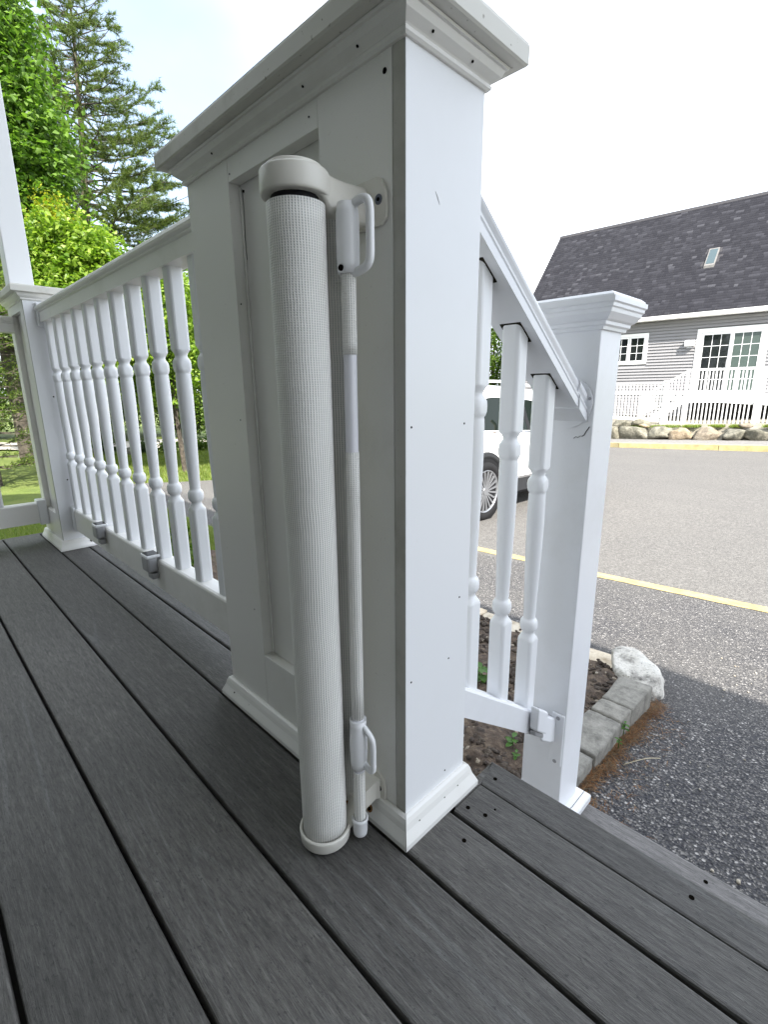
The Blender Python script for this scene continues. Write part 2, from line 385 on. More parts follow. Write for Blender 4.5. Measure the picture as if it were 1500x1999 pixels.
def hole(x, y, z=0, r=.0042, par=deck):
    disc('screw_hole', (x, y, z), (0, 0, 1), r, M['hole'], par, .0015)
for x, y in ((.034, .191), (.036, .109), (.064, .116), (.069, .136), (.067, .056), (.33, .197)): hole(x, y, r=.0034 if y != .136 else .0018)
box('rim_board', .0075, 3.6, .196, .213, -.20, -.0265, M['deck'], deck)
box('rim_board', -2.36, .005, .125, .145, -.30, -.0265, M['white'], deck)
box('joist_shadow_board', -2.36, 3.6, -2.0, .12, -.26, -.03, mat('porch_underdeck_shade', (.03, .028, .025), .9), deck)  # solid dark slab below the boards, shade under the deck in its colour
box('skirt_board', -2.36, .005, .147, .160, -.64, -.05, M['white'], deck)
box('end_board', -2.39, -2.372, -2.0, .16, -.66, .0, M['deck'], deck)
steps = struct(thing('porch_steps', None, None))
board(.214, .43, .0075, 3.6, -.22, parent=steps, name='tread_board')
box('riser_board', .0075, 3.6, .40, .415, -.44, -.246, M['white'], steps)
board(.415, .565, -.16, 3.6, -.44, parent=steps, name='tread_board')
board(.571, .723, -.16, 3.6, -.44, parent=steps, name='tread_board', r=.006, mm=M['deck_skylit'])
box('riser_board', -.15, 3.6, .69, .705, -.70, -.466, M['deck'], steps)
box('riser_board', -.15, -.135, .42, .69, -.70, -.466, M['white'], steps)
hole(.29, .691, -.44, .0048, steps)

# ------------------------------------------------------------------ pedestals
def base_mould(x0, x1, y0, y1, parent, t=.019, h=.042, cut=None):
    """four mitred base pieces around the foot"""
    prof = [(0, 0), (t, 0), (t, .008), (t * .92, .0115), (t * .62, .024), (t * .50, .033), (t * .36, .0395), (t * .15, h), (0, h)]
    def piece(a, b):
        a = Vector(a); b = Vector(b); d = (b - a).normalized(); o = Vector((d.y, -d.x))
        r0 = [(a.x + o.x * u - d.x * u, a.y + o.y * u - d.y * u, z + .0005) for u, z in prof]
        r1 = [(b.x + o.x * u + d.x * u, b.y + o.y * u + d.y * u, z + .0005) for u, z in prof]
        loft('base_moulding', [r0, r1], M['white'], parent)
    e = .0006
    piece((x0, y0 - e), (x1, y0 - e)); piece((x1 + e, y0), (x1 + e, y1)); piece((x1, y1 + e), (x0, y1 + e)); piece((x0 - e, y1), (x0 - e, y0))
CROWN = [(0, 1.0), (.0035, 1.0), (.006, 1.0025), (.0062, 1.0055), (.005, 1.007), (.0065, 1.0085), (.010, 1.011), (.0145, 1.0145), (.0165, 1.0185), (.0175, 1.0215), (.0205, 1.0220), (.0215, 1.0245), (0, 1.0245)]
def pedestal(x0, x1, y0, y1, name, label, panel_x=None):
    t = thing(name, label, 'pedestal')
    zt = 1.022; S = .018                       # board thickness
    xa, xb = panel_x
    # core (recessed panel surface)
    box('recessed_panel', x0 + .002, x1 - .0185, y0 + .0205, y1 - .001, .002, zt - .004, M['white'], t, 0)
    box('front_stile', x0, xa, y0, y0 + .0195, .001, zt, M['white'], t, .0008)
    box('front_stile', xb, x1 - .0195, y0, y0 + .0195, .001, zt, M['white'], t, .0008)
    box('front_rail', xa + .0006, xb - .0006, y0 + .0002, y0 + .0195, .968, zt, M['white'], t, .0008)
    box('front_rail', xa + .0006, xb - .0006, y0 + .0002, y0 + .0195, .001, .150, M['white'], t, .0008)
    # inner bead along the recess
    box('panel_bead', xa + .0008, xa + .0052, y0 + .017, y0 + .0202, .151, .964, M['white'], t, .001)
    # edge of the side board, its cut end shows grime
    box('board_edge', x1 - .0188, x1 - .0004, y0 + .0004, y1, .001, zt, M['grime'], t, .0005)
    box('side_board', x1 - .0002, x1 + .0006, y0, y1, .001, zt, M['white_clean'], t, 0)
    base_mould(x0, x1, y0, y1, t)
    frustum_ring('crown_moulding', x0, x1, y0, y1, CROWN, M['white'], t)
    cp = [(.002, 1.0250), (.0345, 1.0250), (.0368, 1.027), (.0372, 1.045), (.0358, 1.0495), (.032, 1.0515), (0, 1.0520)]
    frustum_ring('cap', x0, x1, y0, y1, cp, M['cap'], t)
    return t
ped = pedestal(-.519, 0, 0, .1407, 'panelled_pedestal', 'large white panelled porch pedestal carrying the rolled mesh gate', (-.3765, -.1475))
def nail(p, n, r=.0012, par=ped, m=None): disc('nail_hole', p, n, r, m or M['hole'], par, .001, 10)
for x, z in ((-.165, .985), (-.370, .978), (-.396, .603), (-.365, .79), (-.40, .24)): nail((x, -.0002, z), (0, -1, 0))
for x, z in ((-.03, .982),): nail((x, -.0002, z), (0, -1, 0), .003)
for y, z in ((.010, .607), (.011, .256), (.095, .258), (.118, .606), (.092, .060), (.118, .35)): nail((.0007, y, z), (1, 0, 0), .0014)
for x, y in ((-.49, -.0145), (-.43, -.0135), (-.062, -.0135)): nail((x, y, .021), (0, -1, .6), .0017)
nail((-.062, -.0150, .0185), (0, -1, .5), .0060, m=M['rust']); nail((-.062, -.0162, .0185), (0, -1, .5), .0028)
for y in (.018, .078, .112): nail((.0118, y, .0255), (1, 0, .6), .0016)
for x in (-.40, -.16, -.06): nail((x, -.0115, 1.0115), (0, -1, -.7), .0015)
for y in (.03, .10): nail((.0115, y, 1.0115), (1, 0, -.7), .0015)
# faint scratches on the bright face
for (ya, za, yb, zb) in ((.05, .872, .058, .860),):
    tube('scratch', [(.0007, ya, za), (.0010, (ya + yb) / 2, (za + zb) / 2 + .001), (.0007, yb, zb)], .0003, M['scuff'], ped, 5)
# cobweb thread and crack in the panel corner
tube('crack', spline([(-.3700, .0200, .962), (-.3685, .0200, .93), (-.3705, .0200, .90), (-.3695, .0200, .86)]), .0003, M['mildew'], ped, 5)
disc('cobweb_spot', (-.366, .0195, .958), (0, -1, 0), .002, M['mildew'], ped)

ped2 = pedestal(-2.30, -1.985, 0, .150, 'panelled_pedestal', 'smaller white panelled pedestal at the deck corner with a square post on top', (-2.235, -2.055))
for y, z in ((.05, .64), (.05, .30)): disc('nail_hole', (-1.984, y, z), (1, 0, 0), .003, M['hole'], ped2, .001, 10)
disc('nail_hole', (-1.972, .10, .0255), (1, 0, .6), .006, M['hole'], ped2, .0015, 8)
# square post standing on it
rp = thing('roof_post', 'square white post rising from the corner pedestal to the porch roof', 'post', (-2.143, .031, 1.0525))
box('post_sleeve', -.043, .043, -.041, .041, 0, 2.04, M['white_clean'], rp, .003)

# ------------------------------------------------------------------ balusters and rails
def baluster_mesh():
    hw = .018; H = .752
    Z = [(-.004, 9), (.186, 9)]
    pro = [(-.03, .9), (.183, .9), (.187, .0235), (.191, .0205), (.196, .0165), (.201, .0135), (.205, .0125), (.208, .0135), (.211, .0168), (.217, .0187), (.224, .0190), (.231, .0182), (.236, .0155), (.238, .0133), (.241, .0128),
           (.27, .0135), (.33, .0152), (.40, .0170), (.455, .0178), (.500, .0175), (.514, .0168), (.517, .0162), (.520, .0185), (.526, .0205), (.535, .0208), (.543, .0200), (.548, .0170), (.552, .0140), (.556, .0135), (.560, .0150), (.565, .0185), (.569, .0225), (.573, .9), (H + .035, .9)]
    n = 40; V = []; F = []
    def rsq(a):
        c, s = abs(math.cos(a)), abs(math.sin(a)); r = hw / max(c, s)
        return min(r, (hw * 2 - .005) / (c + s))            # small chamfer on corners
    for z, R in pro:
        for k in range(n):
            a = 2 * PI * (k + .5) / n; r = min(rsq(a), R)
            V.append((r * math.cos(a), r * math.sin(a), z))
    for i in range(len(pro) - 1):
        for k in range(n):
            kk = (k + 1) % n; F.append((i * n + k, i * n + kk, (i + 1) * n + kk, (i + 1) * n + k))
    me = mesh('baluster', V, F)
    # smooth only the turned part
    me.polygons.foreach_set('use_smooth', [2 <= (i // n) <= 30 for i in range(len(F))])
    me.materials.append(M['white_clean']); return me
BAL = baluster_mesh()
def rail_profile(kind):
    if kind == 'top':     # (across, z) wide cap with bead over a narrower channel
        return [(-.026, 0), (-.026, .034), (-.030, .037), (-.030, .041), (-.036, .044), (-.0385, .049), (-.037, .055), (-.030, .061), (-.016, .0645), (0, .0655),
                (.016, .0645), (.030, .061), (.037, .055), (.0385, .049), (.036, .044), (.030, .041), (.030, .037), (.026, .034), (.026, 0)]
    return [(-.025, 0), (-.025, .084), (-.023, .0885), (-.018, .0915), (0, .092), (.018, .0915), (.023, .0885), (.025, .084), (.025, 0)]
rl = thing('porch_railing', 'white level railing of turned balusters between the two panelled pedestals', 'railing')
YC = .070
loft('top_rail', [[(x, YC + a, .922 + z) for a, z in rail_profile('top')] for x in (-1.984, -.5195)], M['white'], rl, smooth=False)
loft('bottom_rail', [[(x, YC + a, .087 + z) for a, z in rail_profile('bottom')] for x in (-1.984, -.5195)], M['white'], rl)
for i in range(11):
    b = link('baluster', BAL, None, rl, (-.647 - .130 * i, YC, .179))
def rail_bracket(x, y, z, par, w=.034, h=.085, dx=.03, nm='rail_bracket'):
    return box(nm, x, x + dx, y - w, y + w, z, z + h, M['white_clean'], par, .004)
rail_bracket(-1.9835, YC, .905, rl, .034, .088, .022); rail_bracket(-1.9835, YC, .080, rl, .029, .106, .045)
# second railing, running back from the corner pedestal along the deck end
rl2 = thing('porch_railing', 'short run of white railing leading left from the corner pedestal at the frame edge', 'railing')
XC = -2.235
loft('top_rail', [[(XC + a, y, .90 + z) for a, z in rail_profile('top')] for y in (-1.9, -.0035)], M['white'], rl2)
loft('bottom_rail', [[(XC + a, y, .087 + z) for a, z in rail_profile('bottom')] for y in (-1.9, -.0035)], M['white'], rl2)
for i in range(13): link('baluster', BAL, None, rl2, (XC, -.17 - .130 * i, .179))
box('rail_bracket', XC - .032, XC + .032, -.035, -.0005, .078, .19, M['white_clean'], rl2, .004)

# solar rail lights clipped on the bottom rail
def solar(x, label):
    t = thing('rail_light', label, 'light', (x, YC - .0255, .179), 0, 'solar lights clipped to the bottom rail')
    bm = bmesh.new(); box_bm(bm, -.025, .025, -.030, 0, -.036, .008, .006); 
    link('housing', bmesh_to('housing', bm), M['grey_plastic'], t)
    box('rim', -.026, .026, -.031, .012, .006, .016, M['white_clean'], t, .004)
    box('solar_cell', -.021, .021, -.027, .006, .0155, .0175, M['panel_dark'], t, 0)
    box('clip', -.012, .024, -.020, -.0005, -.058, -.041, M['grey_plastic'], t, .003)
    return t
solar(-1.05, 'near solar light with a dark square top, clipped on the railing bottom rail'); solar(-1.54, 'farther solar light clipped on the bottom rail near the corner pedestal')

# ------------------------------------------------------------------ stair railing and newel
sr = thing('stair_railing', 'white sloping stair railing with turned balusters ending at the newel post', 'railing')
XR = -.0735; SL = -.70
def sloped(name, prof, y0, y1, zc, m, par, y1b=None):
    """profile swept along the slope; zc = z of profile origin at y=.385"""
    rings = []
    for y in (y0, y1):
        rings.append([(XR + a, y, zc + SL * (y - .385) + z) for a, z in prof])
    return loft(name, rings, m, par)
hp_ = [(.0375, 0), (.0375, .016), (.0355, .0185), (.0375, .0215), (.0375, .0245), (.0340, .0275), (.0315, .0300), (.0325, .0345), (.0355, .0395), (.0362, .0450), (.0345, .0510), (.0300, .0570), (.0225, .0620), (.012, .0650), (0, .0660)]
tp = [(-a_, z_) for a_, z_ in hp_] + [(a_, z_) for a_, z_ in reversed(hp_[:-1])]
hr_ = sloped('handrail', tp, .1412, .575, .731, M['vinyl_stair'], sr); hr_.data.polygons.foreach_set('use_smooth', [7 <= i % len(tp) <= len(tp) - 9 and len(p.vertices) == 4 for i, p in enumerate(hr_.data.polygons)])
bp_ = [(-.0285, 0), (-.0285, .056), (-.025, .061), (.025, .061), (.0285, .056), (.0285, 0)]
sloped('bottom_rail', bp_, .1412, .590, -.053, M['vinyl_stair'], sr)
for y in (.247, .363, .479):
    link('baluster', BAL, None, sr, (XR, y, .738 - .735 + SL * (y - .385) - .010))
    # dark gap of the routed hole round the baluster top
    z = .7305 + SL * (y - .385)
    ring = []
    for a, dy in ((-.0200, -.0200), (.0200, -.0200), (.0200, .0205), (-.0200, .0205)):
        ring.append((XR + a, y + dy, z + SL * dy - .0006))
    loft('routed_hole', [ring, [(p[0], p[1], p[2] + .002) for p in ring]], M['mildew'], sr)
# rail end boots at the newel
boot = [(a * 1.09, z * 1.10 - .003) for a, z in tp]
def boot_r(y, k): return [(XR + a * k, y, .731 + SL * (y - .385) + (z - .03) * k + .03) for a, z in boot]
loft('rail_boot', [boot_r(.553, 1), boot_r(.5945, 1.0)], M['vinyl_stair'], sr)
fl = [(XR + .050 * math.cos(a), .5915 - .0, .621 + .052 * math.sin(a)) for a in [2 * PI * k / 24 for k in range(24)]]
loft('boot_flange', [fl, [(p[0], .5945, p[2]) for p in fl]], M['vinyl_stair'], sr)
disc('screw', (XR + .044, .5912, .630), (0, -1, 0), .0032, M['grey_plastic'], sr)
crk = [(XR + .058 * math.cos(a) - .002, .5943, .604 + .062 * math.sin(a) + .003 * math.sin(a * 9) + random.uniform(-.0022, .0022)) for a in [-PI * .98 + PI * .86 * k / 30 for k in range(31)]]
for a_i in range(0, 28, 4):
    if random.random() < .8: tube('mildew_stain', crk[a_i:a_i + random.choice((3, 4, 5))], random.uniform(.0005, .0011), M['mildew'], sr, 5)
crk2 = [(XR - .050 + .048 * k / 20, .5944, .648 + .0035 * math.sin(k * 1.7) + random.uniform(-.002, .002)) for k in range(21)]
for a_i in range(0, 20, 5): tube('mildew_stain', crk2[a_i:a_i + 4], random.uniform(.0004, .0011), M['mildew'], sr, 5)
# small bracketed light box on the bottom rail + bracket plate
sloped('rail_boot', [(a * 1.10, z * 1.08 - .003) for a, z in bp_], .535, .594, -.053, M['vinyl_stair'], sr)
bm = bmesh.new(); box_bm(bm, XR + .020, XR + .052, .5885, .5945, -.262, -.118, .0028); link('mounting_plate', bmesh_to('mounting_plate', bm), M['vinyl_stair'], sr)
for z in (-.129, -.251): disc('screw', (XR + .036, .5883, z), (0, -1, 0), .005, M['grey_plastic'], sr)
sb = thing('rail_light', 'small white step light cover hooked over the stair bottom rail by the newel', 'light')
def sl_box(name, x0, x1, y0, y1, h0, h1, m, par, bev=.003):
    bm = bmesh.new(); box_bm(bm, x0, x1, y0, y1, h0, h1, bev)
    for v in bm.verts: v.co.z += SL * (v.co.y - .385)
    return link(name, bmesh_to(name, bm), m, par)
sl_box('hood', XR + .0315, XR + .052, .452, .500, -.036, .022, M['vinyl_stair'], sb, .004)
sl_box('lens', XR + .0315, XR + .046, .455, .498, -.050, -.037, M['grey_plastic'], sb, .004)
sl_box('cover_plate', XR + .0315, XR + .040, .502, .556, -.060, .010, M['vinyl_stair'], sb, .005)

nw = thing('newel_post', 'square white vinyl newel post with stepped cap at the foot of the steps', 'post', (XR, .6485, 0))
H2 = .0535
box('post_sleeve', -H2, H2, -H2, H2, -.68, .775, M['vinyl_stair'], nw, .0028, 3)
frustum_ring('cap_moulding', -H2, H2, -H2, H2, [(.0005, .764), (.006, .764), (.007, .770), (.012, .773), (.0125, .779), (.018, .782), (.027, .793), (.028, .800), (.031, .8025), (.0315, .8085), (.0350, .811), (.0350, .820), (0, .820)], M['vinyl_stair'], nw)
frustum_ring('cap_top', -H2, H2, -H2, H2, [(.001, .8204), (.031, .8204), (.031, .824), (.024, .8295), (-.03, .8335)], M['vinyl_stair'], nw)
frustum_ring('base_collar', -H2, H2, -H2, H2, [(.0006, -.4395), (.029, -.4395), (.0295, -.422), (.0265, -.4165), (.012, -.410), (.0006, -.408)], M['white_clean'], nw)
tube('collar_seam', [(.001, H2 + .0010, -.4085), (.001, H2 + .020, -.4120)], .0009, M['mildew'], nw, 5)
tube('collar_seam', [(H2 + .0025, -.0835, -.4085), (H2 + .014, .0, -.4100), (H2 + .014, .083, -.4100)], .0006, M['mildew'], nw, 5)

# ------------------------------------------------------------------ retractable mesh gate
def meshmat():
    m = mat('woven_white_mesh', (.62, .62, .60), .6)
    uv = N(m, 'ShaderNodeUVMap'); sx = N(m, 'ShaderNodeSeparateXYZ'); L(m, uv.outputs[0], sx.inputs[0])
    def wave(sock, period, sharp):
        a = N(m, 'ShaderNodeMath', operation='MULTIPLY'); L(m, sock, a.inputs[0]); a.inputs[1].default_value = 2 * PI / period
        b = N(m, 'ShaderNodeMath', operation='SINE'); L(m, a.outputs[0], b.inputs[0])
        c = N(m, 'ShaderNodeMapRange'); c.inputs[1].default_value = sharp[0]; c.inputs[2].default_value = sharp[1]; L(m, b.outputs[0], c.inputs[0]); return c.outputs[0]
    jit = noise(m, uv.outputs[0], 18, 3)
    ux = N(m, 'ShaderNodeMath', operation='MULTIPLY_ADD'); L(m, jit, ux.inputs[0]); ux.inputs[1].default_value = .004; L(m, sx.outputs['X'], ux.inputs[2])
    u = wave(ux.outputs[0], .0033, (-.3, .8)); v = wave(sx.outputs['Y'], .0026, (-.8, .5))
    hol = N(m, 'ShaderNodeMath', operation='MULTIPLY'); L(m, u, hol.inputs[0]); L(m, v, hol.inputs[1])
    lay = noise(m, coords(m, (1, 1, .5)), 16, 3)
    deep = mixc(m, ramp(m, lay, [(.35, (0, 0, 0)), (.65, (1, 1, 1))]), (.42, .42, .41), (.64, .645, .63))
    cols = mixc(m, u, (.86, .85, .81), (.70, .69, .66))
    L(m, mixc(m, hol.outputs[0], cols, deep), bsdf(m).inputs['Base Color'])
    inv = N(m, 'ShaderNodeMath', operation='SUBTRACT'); inv.inputs[0].default_value = 1; L(m, hol.outputs[0], inv.inputs[1])
    bump(m, inv.outputs[0], .6, .0012); return m
M['mesh'] = meshmat()
def uv_roll(o, axis, r):
    me = o.data; uvl = me.uv_layers.new(name='UVMap')
    for p in me.polygons:
        us = []
        for li in p.loop_indices:
            v = me.vertices[me.loops[li].vertex_index].co
            us.append(math.atan2(v.y - axis[1], v.x - axis[0]))
        if max(us) - min(us) > PI: us = [a + 2 * PI if a < 0 else a for a in us]
        for a, li in zip(us, p.loop_indices):
            v = me.vertices[me.loops[li].vertex_index].co; uvl.data[li].uv = (a * r, v.z)
gate = thing('retractable_gate', 'cream retractable baby gate with rolled white mesh hanging on the pedestal', 'gate')
TA = (-.0865, -.0835); TR = .0322
# screen roll: slightly uneven layers
rings = []; nn = 48
for i in range(40):
    z = .018 + (.848 - .018) * i / 39
    rings.append([(TA[0] + (TR + .0004 * math.sin(3 * 2 * PI * k / nn + z * 7) + .0003 * math.sin(z * 31)) * math.cos(2 * PI * k / nn),
                   TA[1] + (TR + .0004 * math.sin(2 * 2 * PI * k / nn + z * 5)) * math.sin(2 * PI * k / nn), z) for k in range(nn)])
roll = loft('mesh_roll', rings, M['mesh'], gate, smooth=True); uv_roll(roll, TA, TR)
# loose end of the screen between roll and handle post
def wall_sheet(name, pts, z0, z1, m, par, th=.0008):
    n = len(pts); R = []
    for z in (z0, z1): R.append([(x, y, z) for x, y in pts])
    V = R[0] + R[1]; F = [(i, i + 1, n + i + 1, n + i) for i in range(n - 1)]
    me = mesh(name, V, F, True); uvl = me.uv_layers.new(name='UVMap'); d = [0]
    for a, b in zip(pts[:-1], pts[1:]): d.append(d[-1] + math.dist(a, b))
    for p in me.polygons:
        for li in p.loop_indices:
            vi = me.loops[li].vertex_index; uvl.data[li].uv = (d[vi % n], V[vi][2])
    return link(name, me, m, par)
RB = Vector((-.0478, -.0478, .03)); RT = Vector((-.0490, -.0420, .80)); RR = .0098
ta = math.atan2(.7, .75)
sheet_pts = [(TA[0] + TR * math.cos(a) * 1.01, TA[1] + TR * math.sin(a) * 1.01) for a in (1.9, 1.6, 1.35)] + [(-.066, -.040), (-.056, -.0345), (-.049, -.0345)]
sc_ = wall_sheet('screen_edge', sheet_pts, .03, .84, M['mesh'], gate)
# backing spine on the wall side
box('spine', -.092, -.060, -.0345, -.0290, .022, .845, M['cream'], gate, .002)
# top housing: round cup plus arm that sweeps to the wall bracket
def cup(z0, z1, k=1.0, r=.0375):
    return r * k

lathe('housing_cup', [(.024, .8550), (.0350, .8550), (.0362, .8552), (.0372, .8560), (.0377, .8575), (.0379, .8640), (.0377, .8770), (.0374, .8782), (.0366, .8792), (.0354, .8797), (.0335, .8799), (.0318, .8800), (.0314, .8803), (.0311, .8815), (.0309, .8835), (.0306, .8842), (.0298, .8847), (.0280, .8850), (.0125, .8868), (.0112, .8870), (.0108, .8875), (.0104, .8895), (.0098, .8902), (.0085, .8906), (.0005, .8910)], M['cream'], gate, TA, 56)
lathe('spindle', [(.027, .840), (.027, .860)], M['dark'], gate, TA, 24)
# arm
arm = []
A0 = Vector((TA[0] + .012, TA[1] + .020)); 
ctrl = [(-.0865, -.0930, .0250, .8560, .8740), (-.0860, -.0780, .0335, .8555, .8780), (-.0850, -.0660, .0300, .8520, .8792), (-.0832, -.0560, .0235, .8455, .8795), (-.0818, -.0450, .0195, .8400, .8795),
        (-.0805, -.0300, .0180, .8380, .8792), (-.0785, -.0150, .0180, .8375, .8790), (-.0760, -.0030, .0195, .8370, .8785)]
def cat(vals, k=4):
    return [p.x for p in spline([Vector((v, 0, 0)) for v in vals], k)]
cs = [cat([c[i] for c in ctrl]) for i in range(5)]
for x, y, hw, z0, z1 in zip(*cs):
    e = .0045; ring = []
    for cx_, cz_, a0_ in ((hw - e, z1 - e, 0), (-(hw - e), z1 - e, 90), (-(hw - e), z0 + e, 180), (hw - e, z0 + e, 270)):
        for q in (0, 45, 90): a_ = math.radians(a0_ + q); ring.append((x + cx_ + e * math.cos(a_), y, cz_ + e * math.sin(a_)))
    arm.append(ring)
armo = loft('housing_arm', arm, M['cream'], gate, smooth=True)
def plate(name, poly, y0, y1, m, par, bev=.0012):
    bm = bmesh.new(); vs_ = [bm.verts.new((x, y0, z)) for x, z in poly]; f = bm.faces.new(vs_)
    r = bmesh.ops.extrude_face_region(bm, geom=[f]); 
    for v in [g for g in r['geom'] if isinstance(g, bmesh.types.BMVert)]: v.co.y = y1
    return link(name, bmesh_to(name, bm), m, par)
plate('wall_plate', [(-.090, .834), (-.034, .834), (-.0268, .840), (-.0255, .847), (-.0262, .866), (-.0345, .8815), (-.040, .884), (-.090, .884)], -.0005, -.0045, M['cream'], gate)
disc('screw', (-.0370, -.0046, .8605), (0, -1, 0), .0055, M['screw'], gate, .002, 16); disc('screw_socket', (-.0370, -.0056, .8605), (0, -1, 0), .0022, M['hole'], gate, .001, 6)
# bottom cup and bracket
lathe('bottom_cup', [(.0355, .0045), (.0368, .0065), (.0372, .018), (.0380, .0215), (.0370, .0235), (.0340, .0235), (.0335, .018), (.0005, .018)], M['cream'], gate, TA, 40)
for k_, (xa, xb, z0, z1) in enumerate(((-.066, -.0465, .036, .068),)):
    arm2 = []
    for (x, y, hw, z0, z1) in ((-.070, -.060, .0120, .016, .022), (-.066, -.046, .0125, .028, .060), (-.0655, -.030, .0135, .036, .066), (-.064, -.012, .0140, .042, .072), (-.064, -.004, .0165, .040, .074)):
        arm2.append([(x - hw, y, z0), (x + hw, y, z0), (x + hw, y, z1), (x - hw, y, z1)])
    loft('bracket_arm', arm2, M['cream'], gate)
plate('wall_plate', [(-.100, .036), (-.046, .036), (-.0395, .0405), (-.0385, .066), (-.041, .0745), (-.052, .083), (-.100, .083)], -.0005, -.0050, M['cream'], gate)
plate('screw_slot', [(-.0500, .0545), (-.0470, .0535), (-.0455, .058), (-.0475, .0625), (-.0505, .0635), (-.0515, .060)], -.0045, -.0056, M['hole'], gate)
# handle post (tube, mesh sleeve, end caps)
def along(z): t = (z - RB.z) / (RT.z - RB.z); return RB.lerp(RT, t)
post = [along(z) for z in np.linspace(.03, .80, 12)]
tube('handle_post', post, .0078, M['alu'], gate, 20)
for z0, z1 in ((.692, .785), (.205, .578), (.028, .118)):
    pp = [along(z) for z in np.linspace(z0, z1, 8)]
    o = tube('mesh_sleeve', pp, .0085, M['mesh'], gate, 20); uv_roll(o, (RT.x, RT.y - .003), .0092)
c0 = along(.03)
lathe('foot_cap', [(.0005, .0055), (.0075, .0058), (.0100, .0085), (.0108, .014), (.0112, .030), (.0122, .0325), (.0122, .0365), (.0105, .0375), (.0095, .034)], M['gate_white'], gate, (c0.x, c0.y), 24)
def grip(zc, h, top):
    """post socket plus open D shaped grip facing away from the roll"""
    a = [along(z) for z in np.linspace(zc - h / 2, zc + h / 2, 8)]
    rr = [.0118, .0128, .0132, .0132, .0132, .0130, .0128, .0110]
    if not top: rr = [.0098, .0118, .0125, .0130, .0128, .0120, .0112, .0118]
    tube('handle_socket', a, rr, M['gate_white'], gate, 24)
    d = Vector((.80, .18, 0)).normalized(); c = along(zc)
    if top: zz = [(.004, -.036), (.018, -.033), (.0270, -.028), (.0300, -.018), (.0302, .008), (.0300, .026), (.0270, .035), (.018, .037), (.003, .031)]
    else: zz = [(.003, -.020), (.011, -.031), (.019, -.037), (.0245, -.034), (.0250, -.020), (.0250, .006), (.0225, .017), (.013, .028), (.003, .036)]
    pts = spline([c + d * u + Vector((0, 0, v)) for u, v in zz], 5)
    tube('grip', pts, .0048 if top else .0042, M['gate_white'], gate, 14)
grip(.815, .072, True); grip(.163, .080, False)
disc('latch_hole', along(.784) + Vector((.002, -.0132, 0)), (.1, -1, 0), .0034, M['hole'], gate, .0012, 14)
disc('rust_mark', (-.0725, -.0505, .046), (.8, -.4, 0), .004, M['rust'], gate, .001)

# ------------------------------------------------------------------ porch roof and house wall behind the camera (they shade the porch)
M['ceil'] = mat('pale_green_soffit', (.60, .62, .55), .6)
M['siding'] = painted('pale_grey_clapboard', (.225, .22, .225), (.18, .175, .17), .3, .6)
pr = thing('porch_roof', 'white porch roof overhead, out of frame, shading the deck', 'roof', (0, 0, 3.3))
box('soffit', -2.6, 8, -2.6, .035, 0, .03, M['ceil'], pr, 0)
box('fascia', -2.6, 8, .035, .06, -.02, .20, M['ceil'], pr, 0)
bm = bmesh.new(); vs_ = [bm.verts.new(c) for c in ((-2.65, .075, .20), (8, .075, .20), (8, -2.6, 1.6), (-2.65, -2.6, 1.6))]; bm.faces.new(vs_); 
box('roof_beam', -2.22, 8, -.08, .02, -.20, -.001, M['ceil'], pr, 0)
r_ = bmesh.ops.extrude_face_region(bm, geom=list(bm.faces)); [setattr(v.co, 'z', v.co.z + .06) for v in r_['geom'] if isinstance(v, bmesh.types.BMVert)]
M['shingle'] = stonemat('charcoal_asphalt_shingle', (.018, .018, .023), (.028, .028, .034), (.045, .045, .053), 40, .6, .004)
link('shingle_sheet', bmesh_to('shingle_sheet', bm), M['shingle'], pr)
pw = thing('porch_house', 'house wall behind the porch, out of frame', 'house', (0, -2.0, 0))
box('wall', -2.8, 8, -.3, 0, -.66, 4.0, mat('house_wall_paint', (.20, .20, .19), .6), pw, 0)
box('door', .6, 1.6, .001, .04, 0, 2.05, mat('dark_green_door', (.03, .06, .05), .3), pw, .004)

# ------------------------------------------------------------------ flower bed, edging, rock, straw
soil_v = []; soil_f = []; nx_, ny_ = 46, 36
for j in range(ny_ + 1):
    for i in range(nx_ + 1):
        x = -3.4 + (3.2) * i / nx_; y = .16 + 1.72 * j / ny_
        zz = G(y, x) + .045 + .030 * math.sin(x * 5.1 + y * 3) + .02 * math.sin(x * 17 + y * 11) + random.uniform(-.014, .018)
        if i in (0, nx_) or j == ny_: zz = G(y, x) + .01
        soil_v.append((x, y, zz))
for j in range(ny_):
    for i in range(nx_): a = j * (nx_ + 1) + i; soil_f.append((a, a + 1, a + nx_ + 2, a + nx_ + 1))
struct(link('flower_bed', mesh('flower_bed', soil_v, soil_f, True), M['soil']))
ICO = []
bm = bmesh.new(); bmesh.ops.create_icosphere(bm, subdivisions=1, radius=1); ICOV = np.array([v.co[:] for v in bm.verts]); ICOF = np.array([[v.index for v in f.verts] for f in bm.faces]); bm.free()
def clods(name, m, pts, rmin, rmax, flat=.7):
    n = len(pts); V = np.zeros((n, len(ICOV), 3)); 
    r = RNG.uniform(rmin, rmax, (n, 1, 1)) ; sc = RNG.uniform(.6, 1.3, (n, 1, 3)); sc[:, :, 2] *= flat
    th_ = RNG.uniform(0, 6.3, n)
    V[:] = ICOV[None] * r * sc * RNG.uniform(.55, 1.3, (n, len(ICOV), 1)) + np.array(pts)[:, None, :]
    F = (ICOF[None] + (np.arange(n) * len(ICOV))[:, None, None]).reshape(-1, 3)
    return link(name, fast_mesh(name, V.reshape(-1, 3), F), m)
